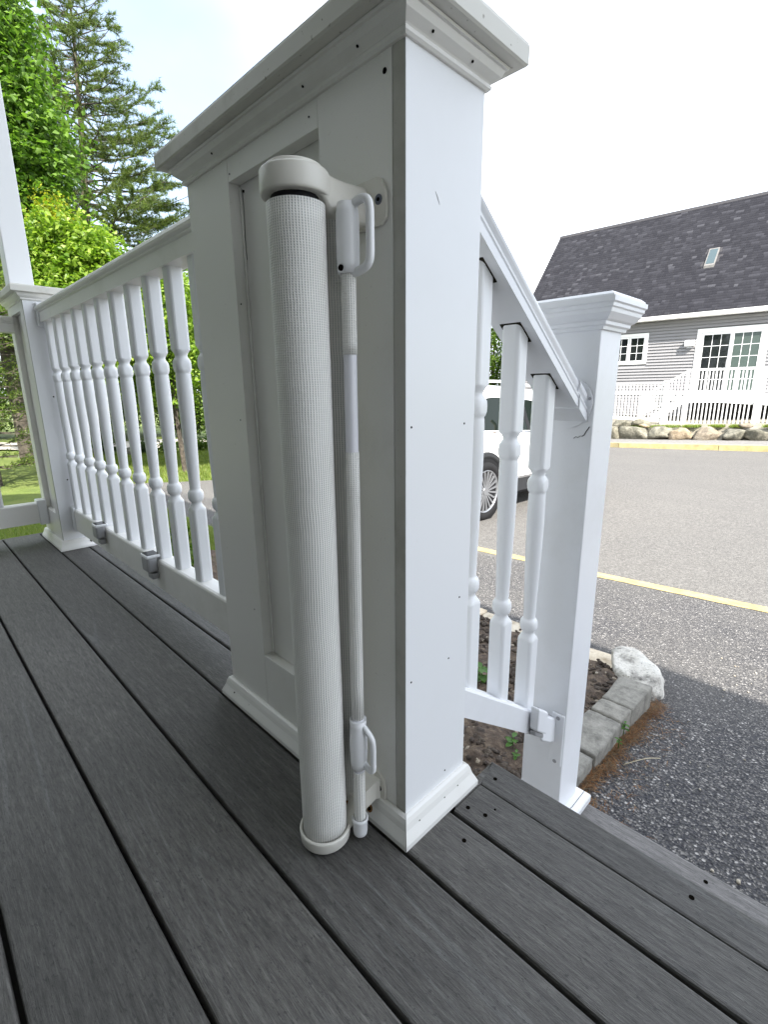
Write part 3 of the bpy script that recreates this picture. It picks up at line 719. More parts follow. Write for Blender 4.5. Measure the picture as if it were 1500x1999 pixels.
def fast_mesh(name, V, F):
    me = bpy.data.meshes.new(name); me.vertices.add(len(V)); me.vertices.foreach_set('co', np.asarray(V, np.float32).ravel())
    k = F.shape[1]; me.loops.add(F.size); me.loops.foreach_set('vertex_index', F.astype(np.int32).ravel())
    me.polygons.add(len(F)); me.polygons.foreach_set('loop_start', np.arange(0, F.size, k, dtype=np.int32)); me.update(calc_edges=True); me.validate(); return me
pts = []
for _ in range(5200):
    x = random.uniform(-1.5, -.2); y = random.uniform(.17, 1.86); pts.append((x, y, G(y, x) + .05 + .030 * math.sin(x * 5.1 + y * 3) + .02 * math.sin(x * 17 + y * 11) - .004))
stuff(clods('soil_clods', M['soil'], pts[:4400], .004, .019), 'brown crumbly soil clods filling the bed beside the porch steps', 'soil')
stuff(clods('pebbles', stonemat('tan_pebbles', (.20, .16, .11), (.36, .30, .23), (.52, .47, .40), 30, .5, .003), pts[4400:], .004, .012), 'small tan pebbles scattered over the bed soil', 'gravel')

def rough_block(name, poly, z0, z1, m, parent=None, loc=(0, 0, 0), jit=.004, bev=.012, sub=2):
    """stone block from a plan polygon, worn edges"""
    bm = bmesh.new(); f = bm.faces.new([bm.verts.new((x, y, z1)) for x, y in poly])
    r = bmesh.ops.extrude_face_region(bm, geom=[f])
    for v in [g for g in r['geom'] if isinstance(g, bmesh.types.BMVert)]: v.co.z = z0
    bmesh.ops.recalc_face_normals(bm, faces=bm.faces)
    bmesh.ops.bevel(bm, geom=list(bm.edges), offset=bev, segments=2, affect='EDGES', profile=.6)
    bmesh.ops.subdivide_edges(bm, edges=[e for e in bm.edges if e.calc_length() > bev * 2.4], cuts=sub, use_grid_fill=True)
    for v in bm.verts: v.co += Vector([random.uniform(-jit, jit) for _ in range(3)])
    bmesh.ops.triangulate(bm, faces=bm.faces)
    o = link(name, bmesh_to(name, bm), m, parent); o.location = loc
    me = o.data; me.polygons.foreach_set('use_smooth', [True] * len(me.polygons)); return o
ZP = -.58
pav = [((-.232, 1.440), (-.112, 1.440), (-.106, 1.668), (-.236, 1.650), 'farthest grey paver of the bed edging, touching the white rock'),
       ((-.234, 1.336), (-.114, 1.328), (-.110, 1.434), (-.230, 1.434), 'short grey paver second from the white rock in the bed edging'),
       ((-.242, 1.085), (-.110, 1.082), (-.110, 1.322), (-.238, 1.326), 'large square grey paver in the middle of the bed edging'),
       ((-.246, .905), (-.114, .900), (-.112, 1.076), (-.242, 1.079), 'grey paver of the bed edging nearest the newel post'),
       ((-.300, .770), (-.250, .72), (-.130, .745), (-.118, .892), 'grey paver end showing behind the newel post')]
for a_, b_, c_, d_, lab in pav:
    poly = [a_, b_, c_, d_]; poly = [(x, y) for x, y in poly]
    o = rough_block('paving_stone', poly, -.80, ZP + random.uniform(-.004, .003), M['paver'], bev=.010, jit=.0018, sub=3)
    tag(o, lab, 'paver', 'grey pavers edging the bed')
gx = [(-.33, -.74), (-.748, -1.16), (-1.168, -1.70), (-1.708, -2.3), (-2.308, -2.9)]
gl = ['pale granite block of the bed edge beside the white rock', 'second pale granite block of the bed edge, seen between stair balusters', 'third pale granite edge block from the white rock', 'fourth pale granite edge block from the white rock', 'last pale granite edge block toward the lawn']
for (xa, xb), lab in zip(gx, gl):
    o = rough_block('granite_block', [(xb, 1.87), (xa, 1.88), (xa, 2.03), (xb, 2.02)], -.86, -.700 - .006 * random.random(), M['granite'], bev=.008, jit=.004, sub=3)
    tag(o, lab, 'edging stone', 'granite blocks edging the bed')
def boulder(name, m, c, r, seed, parent=None, sub=3, sq=0.):
    bm = bmesh.new(); bmesh.ops.create_icosphere(bm, subdivisions=sub, radius=1); rs = random.Random(seed)
    planes = [(Vector((rs.gauss(0, 1), rs.gauss(0, 1), rs.gauss(0, .8))).normalized(), rs.uniform(.55, .85)) for _ in range(9)]
    for v in bm.verts:
        p = v.co.copy()
        if sq: p = p.lerp(p / max(abs(p.x), abs(p.y), abs(p.z)) * .92, sq)
        for n, d in planes:
            e = p.dot(n) - d
            if e > 0: p -= n * e * .9
        p += p.normalized() * (.05 * math.sin(p.x * 7 + seed) * math.sin(p.y * 6 + 2 * seed) + rs.uniform(-.012, .012))
        v.co = Vector((p.x * r[0], p.y * r[1], p.z * r[2]))
    o = link(name, bmesh_to(name, bm), m, parent); o.location = c; o.data.polygons.foreach_set('use_smooth', [True] * len(o.data.polygons)); return o
rk = boulder('rock', M['quartz'], (-.235, 1.89, -.680), (.150, .190, .105), 5, sub=4); rk.rotation_euler = (0, 0, .5)
tag(rk, 'white mottled rock at the corner of the flower bed', 'rock')

def blades(name, m, P, lmin, lmax, wd, up=1., spread=.5):
    n = len(P); P = np.asarray(P, float); az = RNG.uniform(0, 2 * PI, n); ln = RNG.uniform(lmin, lmax, n)
    d = np.stack([np.cos(az) * spread, np.sin(az) * spread, np.full(n, up) * RNG.uniform(.6, 1, n)], 1); d /= np.linalg.norm(d, axis=1)[:, None]
    s = np.stack([-np.sin(az), np.cos(az), np.zeros(n)], 1) * wd
    V = np.stack([P - s, P + s, P + d * ln[:, None]], 1).reshape(-1, 3); return link(name, fast_mesh(name, V, np.arange(3 * n).reshape(-1, 3)), m)
P = []
for _ in range(3400):
    y = random.uniform(.78, 1.74); wob = .018 * math.sin(y * 23) + .012 * math.sin(y * 51); x = -.112 + abs(random.gauss(0, .021)) * (1 + 1.2 * (y < .95)) * (.5 + random.random()) + wob * .5; P.append((x, y, G(y, x) + random.uniform(.001, .02)))
P += [(random.uniform(-.11, .05), random.uniform(.8, 1.7), 0) for _ in range(260)]; P = [(x, y, G(y, x) + .004 if z == 0 else z) for x, y, z in P]
stuff(blades('pine_straw', M['straw'], P, .012, .045, .0011, .16, 1.), 'rusty brown pine straw gathered along the foot of the grey pavers', 'pine straw')

gp = [(random.uniform(-.05, 1.4), random.uniform(.85, 2.6)) for _ in range(90)]
stuff(clods('loose_gravel', M['granite'], [(x, y, G(y, x) + .003) for x, y in gp], .002, .006), 'loose pale gravel bits on the dark asphalt near the steps', 'gravel')
# ------------------------------------------------------------------ leaves
def leaf_mesh(name, C, size, flat=.5, asp=.55, jit=.35):
    n = len(C); C = np.asarray(C, float)
    nr = RNG.normal(size=(n, 3)); nr[:, 2] = np.abs(nr[:, 2]) * (1 + flat) + flat * .4; nr /= np.linalg.norm(nr, axis=1)[:, None]
    t = np.cross(nr, RNG.normal(size=(n, 3))); t /= np.linalg.norm(t, axis=1)[:, None]; b = np.cross(nr, t)
    s = (size * RNG.uniform(1 - jit, 1 + jit, n))[:, None]
    base = C - t * s * .5; tip = C + t * s * .5 - nr * s * .08; l = C + b * s * asp * .5 + nr * s * .12 - t * s * .06; r = C - b * s * asp * .5 + nr * s * .12 - t * s * .06
    V = np.stack([base, l, tip, r], 1).reshape(-1, 3); i = np.arange(n)[:, None] * 4
    F = np.concatenate([i + np.array([[0, 1, 2]]), i + np.array([[0, 2, 3]])], 0)
    return fast_mesh(name, V, F)
def crown_pts(center, radii, ncl, nl, cr, seed, shell=.55, low=-1, squash=.6, edge=.25):
    rs = np.random.default_rng(seed); out = []
    d = rs.normal(size=(ncl, 3)); d /= np.linalg.norm(d, axis=1)[:, None]
    lump = 1 + edge * (np.sin(d[:, 0] * 5 + seed) * np.sin(d[:, 1] * 4 + seed * 2) + .5 * np.sin(d[:, 2] * 7 + seed))
    rr = (shell + (1 - shell) * rs.random(ncl)) ** .8 * lump * rs.uniform(.72, 1.04, ncl)
    c = d * rr[:, None] * np.array(radii)
    keep = d[:, 2] > low; c = c[keep]
    p = c[:, None, :] + rs.normal(size=(len(c), nl, 3)) * cr * np.array([1, 1, squash]) * rs.uniform(.6, 1.3, (len(c), 1, 1))
    return p.reshape(-1, 3) + np.array(center), c + np.array(center)
def tree(name, label, cat, base, crowns, leaf, size, trunk_r, top, limbs=14, seed=1, group=None, flat=.5, asp=.6):
    t = thing(name, label, cat, base, 0, group); b = Vector(base); rs = random.Random(seed)
    allp = []; cl = []
    for (c, r, ncl, nl, cr) in crowns:
        p, cc = crown_pts(np.array(c) - np.array(base), r, ncl, nl, cr, seed); allp.append(p); cl.append(cc); seed += 1
    allp = np.concatenate(allp); cl = np.concatenate(cl)
    allp = allp[allp[:, 2] > .05]
    topv = Vector(top) - b
    trunk = [Vector((0, 0, -.2)), topv * .3 + Vector((rs.uniform(-.1, .1), rs.uniform(-.1, .1), 0)) * trunk_r * 5, topv * .65, topv]
    sp = spline(trunk, 5); tube('trunk', sp, [trunk_r * (1.15 - .95 * i / (len(sp) - 1)) for i in range(len(sp))], M['bark'], t, 9)
    V = []; F = []; 
    for k in range(limbs):
        e = Vector(cl[rs.randrange(len(cl))]); u = rs.uniform(.25, .9); a = sp[int(u * (len(sp) - 1))]
        m_ = a.lerp(e, .5) + Vector((0, 0, .12 * (e - a).length)); r0 = trunk_r * (.5 - .3 * u)
        R = tube_pts(spline([a, m_, e], 4), [r0 * (1 - .85 * i / 8) for i in range(9)], 5); o0 = len(V)
        for ring in R: V += ring
        for i in range(len(R) - 1):
            for j in range(5): F.append((o0 + i * 5 + j, o0 + i * 5 + (j + 1) % 5, o0 + (i + 1) * 5 + (j + 1) % 5, o0 + (i + 1) * 5 + j))
    link('branches', mesh('branches', V, F, True), M['bark'], t)
    link('crown', leaf_mesh('crown', allp, size, flat, asp), leaf, t)
    return t
g0 = lambda x, y: G(y, x)
# tall broadleaf at the left edge
tree('maple_tree', 'tall leafy green maple rising along the left edge of the view', 'tree', (-12.6, 1.6, g0(-12.6, 1.6)),
     [((-12.4, 1.5, 5.6), (1.45, 1.75, 3.2), 900, 60, .22), ((-12.3, 1.2, 8.4), (1.2, 1.25, 1.8), 320, 60, .22), ((-11.9, 1.55, 3.0), (1.3, 1.45, 1.4), 420, 50, .20)],
     M['maple_leaf'], .115, .16, (-12.5, 1.4, 8.5), 22, 3)
# bright shrubs between the corner pedestal and the pine
tree('viburnum_shrub', 'bright lime green shrub with rounded leaves above the railing top', 'shrub', (-9.5, 2.1, g0(-9.5, 2.1)),
     [((-9.35, 2.15, 2.35), (.85, 1.0, 1.0), 520, 44, .12), ((-9.4, 2.6, 1.5), (.9, 1.15, .9), 420, 40, .12)], M['lime_leaf'], .085, .05, (-9.4, 2.2, 2.6), 12, 9)
tree('golden_shrub', 'small golden green shrub top showing above the lime green shrub', 'shrub', (-10.6, 2.25, g0(-10.6, 2.25)),
     [((-10.6, 2.3, 3.05), (.42, .45, .95), 150, 44, .10)], M['gold_leaf'], .048, .04, (-10.6, 2.3, 3.5), 8, 14)
tree('leafy_shrub', 'bright green leafy shrub seen between the railing balusters beside the far pedestal', 'shrub', (-9.3, 3.6, g0(-9.3, 3.6)),
     [((-9.4, 3.4, 1.65), (.9, .95, 1.3), 480, 40, .13)], M['lime_leaf'], .08, .05, (-9.3, 3.4, 2.1), 10, 21)
tree('mid_green_shrub', 'mid green shrub behind the last balusters next to the large pedestal', 'shrub', (-10.8, 5.6, g0(-10.8, 5.6)),
     [((-10.9, 5.2, 1.95), (1.2, 1.4, 1.6), 560, 42, .16)], M['mid_leaf'], .075, .05, (-10.8, 5.4, 2.4), 10, 25)
for i, (x, y, z, rx, rz, mk, lab) in enumerate([
    (-20.5, 1.0, .9, 2.2, 2.6, 'mid_leaf', 'dark hedge tree beyond the pale driveway at the far left'),
    (-20.5, 4.6, .9, 2.2, 2.3, 'dark_leaf', 'dark green tree beyond the driveway, seen low between balusters'),
    (-20.0, 8.2, 1.2, 2.3, 2.6, 'mid_leaf', 'green tree beyond the driveway, right of the pine trunk'),
    (-19.0, 11.6, 1.4, 2.2, 3.0, 'lime_leaf', 'yellow green tree beyond the driveway beside the large pedestal edge'),
    (-22.5, 6.4, 2.0, 2.6, 3.2, 'dark_leaf', 'tall dark tree mass behind the pine tree'),
    (-24.0, -1.0, 2.0, 2.8, 4.2, 'mid_leaf', 'green tree behind the maple at the left frame edge')]):
    tree('woodland_tree', lab, 'tree', (x, y, g0(x, y)), [((x, y, z), (rx, rx, rz), 380, 34, .30)], M[mk], .13, .12, (x, y, z + 1), 8, 40 + i, 'trees beyond the driveway')
tree('black_shrub', 'low very dark rounded shrub beyond the pale driveway, seen between balusters', 'shrub', (-19.8, 8.2, g0(-19.8, 8.2)),
     [((-19.8, 8.2, -.25), (.8, .9, .95), 260, 40, .12)], leafmat('blackish_leaves', [(.006, .010, .004), (.012, .018, .007)], .1), .08, .04, (-19.8, 8.2, .3), 6, 61)
tree('roadside_tree', 'green tree behind the parked car, seen between stair balusters', 'tree', (-14.6, 22.6, -1.2),
     [((-14.6, 22.6, 2.6), (1.7, 1.7, 2.9), 420, 40, .26)], M['mid_leaf'], .12, .12, (-14.6, 22.6, 4.2), 10, 71)
tree('roadside_tree', 'bright green tree left of the one behind the parked car', 'tree', (-17.2, 22.0, -1.2),
     [((-17.2, 22, 2.2), (1.7, 1.7, 2.8), 300, 40, .26)], M['lime_leaf'], .12, .12, (-17.2, 22, 3.6), 8, 75)

# pine and conifer boughs
def pine(name, label, base, top, zlo, prof, seed, needle=.11, whorl=.42, nb=5, tuftstep=.16, r0=.17, per=10, group=None):
    t = thing(name, label, 'tree', base, 0, group); rs = random.Random(seed); T = Vector(top) - Vector(base)
    sp = spline([Vector((0, 0, -.2)), T * .35, T * .7 + Vector((.1, .05, 0)), T], 8)
    tube('trunk', sp, [r0 * (1.1 - 1.02 * i / (len(sp) - 1)) for i in range(len(sp))], M['bark'], t, 10)
    V = []; F = []; tufts = []
    def addtube(pts, r):
        R = tube_pts(pts, r, 4); o0 = len(V)
        for ring in R: V.extend(ring)
        for i in range(len(R) - 1):
            for j in range(4): F.append((o0 + i * 4 + j, o0 + i * 4 + (j + 1) % 4, o0 + (i + 1) * 4 + (j + 1) % 4, o0 + (i + 1) * 4 + j))
    z = zlo
    while z < T.z - .15:
        u = z / T.z; c = sp[min(len(sp) - 1, int(u * (len(sp) - 1)))]; c = Vector((c.x, c.y, z)); Lm = np.interp(u, *zip(*prof))
        a0 = rs.uniform(0, 2 * PI)
        for k in range(nb):
            a = a0 + 2 * PI * k / nb + rs.uniform(-.35, .35); Ln = Lm * rs.uniform(.62, 1.1); d = Vector((math.cos(a), math.sin(a), 0))
            rise = rs.uniform(-.05, .22) + .25 * u
            e = c + d * Ln + Vector((0, 0, rise * Ln)); mdl = c + d * Ln * .55 + Vector((0, 0, rise * Ln * .25 - .04 * Ln)); P_b = spline([c, mdl, e], 4)
            addtube(P_b, [r0 * .26 * (1 - u * .6) * (1 - .85 * i / 8) for i in range(9)])
            for q in range(int(Ln / .17)):
                f = .30 + .70 * rs.random(); i0 = f * (len(P_b) - 1); a_ = P_b[int(i0)].lerp(P_b[min(int(i0) + 1, len(P_b) - 1)], i0 % 1)
                ln2 = Ln * .34 * (1.15 - f) * rs.uniform(.5, 1.2) + .12; s = Vector((-d.y, d.x, 0)) * rs.choice((-1, 1)); d2 = (d * .75 + s * rs.uniform(.3, .9) + Vector((0, 0, rs.uniform(0, .45)))).normalized()
                b_ = a_ + d2 * ln2; addtube([a_, b_], [.009, .004])
                nt = max(1, int(ln2 / tuftstep))
                for m_ in range(nt + 1): tufts.append((*(a_.lerp(b_, (m_ + .6) / (nt + .6))), *d2))
        z += whorl * rs.uniform(.8, 1.2)
    link('branches', mesh('branches', V, F, False), M['bark'], t)
    A = np.repeat(np.array(tufts), per, 0); n = len(A); C = A[:, :3] + RNG.normal(size=(n, 3)) * .02
    d = A[:, 3:] * .6 + RNG.normal(size=(n, 3)) * .62; d[:, 2] += .18; d /= np.linalg.norm(d, axis=1)[:, None]
    s = np.cross(d, RNG.normal(size=(n, 3))); s /= np.linalg.norm(s, axis=1)[:, None]; ln = needle * RNG.uniform(.7, 1.3, n)[:, None]
    VV = np.stack([C - s * .009, C + s * .009, C + d * ln], 1).reshape(-1, 3)
    link('needles', fast_mesh('needles', VV, np.arange(3 * n).reshape(-1, 3)), M['pine_needle'], t); return t
pine('pine_tree', 'tall white pine with feathery layered branches behind the shrubs', (-19.9, 5.0, g0(-19.9, 5.0)), (-20.7, 6.25, 13.9), 2.2,
     [(0, 2.6), (.25, 4.0), (.45, 4.1), (.62, 3.2), (.8, 1.9), (1, .7)], 5, .14, .34, 7, .13, .20, 17)
pine('spruce_shrub', 'dark drooping evergreen low at the left frame edge beyond the deck', (-8.7, .55, g0(-8.7, .55)), (-8.7, .6, 3.0), .25,
     [(0, 1.15), (.5, .9), (1, .2)], 8, .055, .16, 6, .07, .05, 9)

# lawn grass: real blades where the photo looks close at it
def grass_pts(n, x0, x1, y0, y1, dz=-.03):
    xs = RNG.uniform(x0, x1, n); ys = RNG.uniform(y0, y1, n); return [(x, y, G(y, x) + dz) for x, y in zip(xs, ys)]
P = grass_pts(60000, -6.5, -2.6, -.6, 1.7, 0) 
stuff(blades('grass', M['grass_blade'], P, .03, .075, .0028, 1., .55), 'short green lawn grass beside the porch end', 'grass')
sheet('lawn_patch', M['lawn'], -7.9, -3.42, -3, 1.75, .006); sheet('lawn_patch', M['lawn'], -3.42, -2.4, -3, .16, .006)
P = grass_pts(60000, -13.9, -7.9, 1.5, 7.2)
stuff(blades('grass', M['grass_blade'], P, .05, .11, .005, 1., .55), 'sunny lawn strip beyond the parking lot edge, between the balusters', 'grass')
# planted bed in front of the porch rail (seen low between balusters)
for i in range(7):
    x = -1.3 - .42 * i; y = .62 + .2 * (i % 3)
    o = thing('bedding_plant', ['small green bedding plant below the porch railing, nearest the large pedestal', 'second small green plant below the railing from the large pedestal', 'third small plant below the railing', 'fourth small plant below the railing', 'fifth small plant below the railing', 'sixth small plant below the railing', 'small plant below the railing nearest the corner pedestal'][i], 'plant', (x, y, G(y, x) + .03), 0, 'small plants under the porch railing')
    p, _ = crown_pts((0, 0, .13), (.13, .13, .13), 26, 12, .03, 90 + i); link('leaves', leaf_mesh('leaves', p[p[:, 2] > 0], .04, .5, .5), M['mid_leaf'], o)
    tube('stem', [(0, 0, -.02), (.01, 0, .14)], .004, M['weed'], o, 5)
# low border of plants and stones along the lawn
for i in range(11):
    x = -13.4 + .12 * math.sin(i * 2.1); y = 1.8 + .52 * i
    if i % 3 == 1:
        o = boulder('border_stone', M['boulder'], (x, y, G(y, x) + .04), (.22, .26, .16), 100 + i, sub=2); tag(o, ['grey border stone nearest the corner pedestal', 'second grey border stone from the corner pedestal', 'third grey border stone from the corner pedestal', 'grey border stone nearest the large pedestal'][i // 3], 'stone', 'stones in the driveway border')
    else:
        o = thing('border_plant', ['first', '', 'second', 'third', '', 'fourth', 'fifth', '', 'sixth', 'seventh', ''][i] + ' leafy low plant in the driveway border, counting from the corner pedestal', 'plant', (x, y, G(y, x) - .02), 0, 'plants in the driveway border')
        p, _ = crown_pts((0, 0, .2), (.27, .3, .22), 60, 16, .05, 120 + i); link('leaves', leaf_mesh('leaves', p[p[:, 2] > 0], .07, .5, .5), M['dark_leaf' if i % 2 else 'mid_leaf'], o)
# weeds in the soil bed
def weed(x, y, s, lab, nl=9, seed=0):
    rs = random.Random(seed); t = thing('weed', lab, 'weed', (x, y, G(y, x) + .05))
    for k in range(nl):
        a = 2.4 * k + rs.uniform(-.3, .3); r = s * (.25 + .5 * rs.random()); z = s * (.25 + .9 * k / nl); d = Vector((math.cos(a), math.sin(a), .25)).normalized(); sd = Vector((-d.y, d.x, 0)); c = Vector((0, 0, z))
        L_ = s * rs.uniform(.5, .8); Wd = L_ * .30; V = []; 
        for u, w_ in ((0, .05), (.25, .75), (.5, 1), (.75, .7), (1, .02)):
            q = c + d * L_ * u - Vector((0, 0, L_ * .25 * u * u)); V += [q - sd * Wd * w_ + Vector((0, 0, Wd * .35)), q, q + sd * Wd * w_ + Vector((0, 0, Wd * .35))]
        F = []
        for i in range(4):
            for j in range(2): F.append((3 * i + j, 3 * i + j + 1, 3 * i + 4 + j, 3 * i + 3 + j))
        link('leaf', mesh('leaf', V, F, True), M['weed'], t)
    tube('stem', [(0, 0, -.02), (.002, .001, s * 1.1)], .0018, M['weed'], t, 5); return t
weed(-0.646, 1.184, .085, 'broad leaved green weed in the soil between the stair balusters', 11, 3)
weed(-0.338, 0.923, .045, 'tiny green weed in the soil left of the newel post', 7, 5); weed(-.30, .88, .030, 'tiny weed in the soil beside the last paver', 7, 8)
weed(-.40, .34, .035, 'tiny green weed by the corner of the deck', 7, 9); weed(-.105, 1.34, .030, 'small green weed sprouting from the paver joint', 7, 12); weed(-.088, 1.24, .022, 'tiny weed in the pine straw beside the pavers', 6, 13)
for (a, b, lab) in (((-.05, 1.19), (.03, 1.33), 'dry pale grass stem lying on the asphalt by the pavers'), ((-.72, .95), (-.55, 1.10), 'dry pale stem lying on the soil bed')):
    o = tube('dry_stem', spline([(a[0], a[1], G(a[1], a[0]) + .05 * (a[0] < -.2) + .012), ((a[0] + b[0]) / 2 + .01, (a[1] + b[1]) / 2, G((a[1] + b[1]) / 2) + .05 * (a[0] < -.2) + .03), (b[0], b[1], G(b[1], b[0]) + .05 * (a[0] < -.2) + .012)], 4), .0013, mat('dry_straw', (.50, .44, .30), .7), None, 5)
    tag(o, lab, 'stem')

# ------------------------------------------------------------------ house across the lot
M['trim'] = mat('white_house_trim', (.80, .80, .79), .5)
M['glass_dark'] = mat('dark_window_glass', (.012, .014, .016), .04, spec=.6)
M['glass_reflect'] = mat('glass_with_green_reflection', (.055, .075, .066), .1, spec=.3)  # greenish reflection in the right door panel, put into the glass colour
M['sky_glass'] = mat('pale_skylight_glass', (.06, .085, .095), .3, spec=.15)
M['shingle_tab'] = mat('charcoal_shingle_tab', (.06, .06, .07), .95, spec=.12)
g_ = N(M['shingle_tab'], 'ShaderNodeNewGeometry')
L(M['shingle_tab'], mixc(M['shingle_tab'], 1.0, ramp(M['shingle_tab'], g_.outputs['Random Per Island'], [(0, (.020, .020, .0245)), (.6, (.025, .025, .030)), (.88, (.031, .031, .037)), (.97, (.040, .040, .047)), (1, (.056, .056, .064))]),
  ramp(M['shingle_tab'], noise(M['shingle_tab'], coords(M['shingle_tab']), 45, 3), [(.3, (.8,) * 3), (.7, (1.2,) * 3)]), 'MULTIPLY'), bsdf(M['shingle_tab']).inputs['Base Color'])
house = thing('house', 'grey clapboard house with steep charcoal shingled roof across the parking lot', 'house')
SL_, SR_ = 7.35, -9.0; ZE = 3.14; WB = -.9
def quadbox(V8, name, m, parent):
    F = [(0, 3, 2, 1), (4, 5, 6, 7), (0, 1, 5, 4), (1, 2, 6, 5), (2, 3, 7, 6), (3, 0, 4, 7)]
    me = mesh(name, V8, F); bm = bmesh.new(); bm.from_mesh(me); bmesh.ops.recalc_face_normals(bm, faces=bm.faces); bm.to_mesh(me); bm.free(); return link(name, me, m, parent)
def hb(name, s0, s1, o0, o1, z0, z1, m, parent=None):
    return quadbox([hp(s, o, z) for z in (z0, z1) for s, o in ((s0, o0), (s1, o0), (s1, o1), (s0, o1))], name, m, parent or house)
wallo = hb('wall', SR_, SL_, .02, 7.4, WB, ZE + .1, M['siding'])
gv = [hp(SL_ - .001, .02, ZE), hp(SL_ - .001, 7.4, ZE), hp(SL_ - .001, 3.70, ZE + 4.1)]
gb = [hp(SL_ - .2, .02, ZE), hp(SL_ - .2, 7.4, ZE), hp(SL_ - .2, 3.70, ZE + 4.1)]
link('gable', mesh('gable', gv + gb, [(0, 1, 2), (5, 4, 3), (0, 3, 4, 1), (1, 4, 5, 2), (2, 5, 3, 0)]), M['siding'], house)
hb('foundation', SR_, SL_ + .01, -.004, 7.41, -1.5, -.45, stonemat('concrete_foundation', (.07, .068, .06), (.11, .105, .095), (.16, .15, .14), 4, .3, .004))
# clapboards: every course a slanted strip, interrupted at the openings
V = []; F = []
opens = [(2.10, 3.52, 1.55, 2.74), (-1.72, .45, .40, 2.72)]
def clap(sa, sb, z, h, face=0):
    i = len(V)
    if face == 0: pts_ = [hp(sa, -.002, z + h), hp(sb, -.002, z + h), hp(sb, -.046, z), hp(sa, -.046, z), hp(sb, .02, z), hp(sa, .02, z)]
    else: pts_ = [HP(SL_ + .004, o, z + h) for o in ()]
    V.extend(pts_); F.extend([(i, i + 1, i + 2, i + 3), (i + 3, i + 2, i + 4, i + 5)])
z = -.45; hcl = .115
while z < ZE - .02:
    segs = [(SR_, SL_)]
    for a, b, z0, z1 in opens:
        if z + hcl > z0 and z < z1: segs = [q for s in segs for q in ((s[0], min(s[1], a)), (max(s[0], b), s[1])) if q[1] - q[0] > .02]
    for a, b in segs: clap(a, b, z, min(hcl, ZE - z))
    z += hcl
stuff(link('clapboards', mesh('clapboards', V, F), M['siding'], house))
hb('corner_board', SL_ - .10, SL_ + .03, -.03, .08, WB + .3, ZE, M['trim'])
hb('frieze_board', SR_, SL_, -.033, .015, ZE - .0, ZE + .02, M['trim'])
hb('soffit', SR_, SL_ + .30, -.36, .02, ZE - .0, ZE + .018, M['trim'])
hb('gutter', SR_, SL_ + .33, -.46, -.362, ZE + .0, ZE + .13, M['trim'])
hb('fascia', SR_, SL_ + .33, -.3615, -.33, ZE + .019, ZE + .20, M['trim'])
RS = 1.13; RO = -.40; RZ = ZE + .155; RIDGE = 3.70
def rp_(s, o, dz=0): return hp(s, o, RZ + RS * (o - RO) + dz)
roofv = [rp_(SR_, RO), rp_(SL_ + .34, RO), rp_(SL_ + .34, RIDGE), rp_(SR_, RIDGE), hp(SR_, 2 * RIDGE - RO, RZ), hp(SL_ + .34, 2 * RIDGE - RO, RZ)]
rv2 = [v - Vector((0, 0, .10)) for v in roofv]
link('roof', mesh('roof', roofv + rv2, [(0, 1, 2, 3), (3, 2, 5, 4), (6, 9, 8, 7), (9, 10, 11, 8), (0, 6, 7, 1), (1, 7, 8, 2), (2, 8, 11, 5), (4, 5, 11, 10), (0, 3, 9, 6), (3, 4, 10, 9)]), M['shingle'], house)
# shingle tabs
VV = []; tabw = .30; course = .135 / math.sqrt(1 + RS * RS) 
o = RO; k = 0
sk = (.42, .80, 1.10, 1.76)
while o < RIDGE - .02:
    s = SR_ + RNG.uniform(0, tabw)
    while s < SL_ + .33:
        wd = RNG.uniform(.12, .27); e = min(s + wd, SL_ + .34); th = .012 + RNG.uniform(0, .008)
        sm = (s + e) / 2
        if not (sk[0] - .05 < sm < sk[1] + .05 and sk[2] - .03 < o < sk[3]):
            o2 = min(o + course * 1.05, RIDGE)
            a_, b_, c_, d_ = rp_(s + .004, o, th), rp_(e - .004, o, th), rp_(e - .004, o2, .003), rp_(s + .004, o2, .003)
            VV += [a_, b_, c_, d_, rp_(s + .004, o, .0005), rp_(e - .004, o, .0005)]
        s = e
    o += course; k += 1
nq = len(VV) // 6; base_i = np.arange(nq)[:, None] * 6
FF = np.concatenate([base_i + np.array([[0, 1, 2, 3]]), base_i + np.array([[4, 5, 1, 0]])], 0)
stuff(link('shingles', fast_mesh('shingles', np.array([v[:] for v in VV]), FF), M['shingle_tab'], house))
quadbox([rp_(SR_, RIDGE - .11, .02), rp_(SL_ + .35, RIDGE - .11, .02), rp_(SL_ + .35, RIDGE, .13), rp_(SR_, RIDGE, .13)][:2] + [hp(SL_ + .35, RIDGE + .11, RZ + RS * (RIDGE - .11 - RO) + .02), hp(SR_, RIDGE + .11, RZ + RS * (RIDGE - .11 - RO) + .02)] +
        [hp(s, o_, RZ + RS * (RIDGE - RO) + .03) for s, o_ in ((SR_, RIDGE - .02), (SL_ + .35, RIDGE - .02), (SL_ + .35, RIDGE + .02), (SR_, RIDGE + .02))], 'ridge_cap', M['shingle'], house)
# rake boards
for o0_, o1_, sgn in ((RO, RIDGE, 1),):
    quadbox([rp_(SL_ + .341, o0_, -.20), rp_(SL_ + .362, o0_, -.20), rp_(SL_ + .362, o1_, -.20), rp_(SL_ + .341, o1_, -.20), rp_(SL_ + .341, o0_, -.01), rp_(SL_ + .362, o0_, -.01), rp_(SL_ + .362, o1_, -.01), rp_(SL_ + .341, o1_, -.01)], 'rake_board', M['trim'], house)
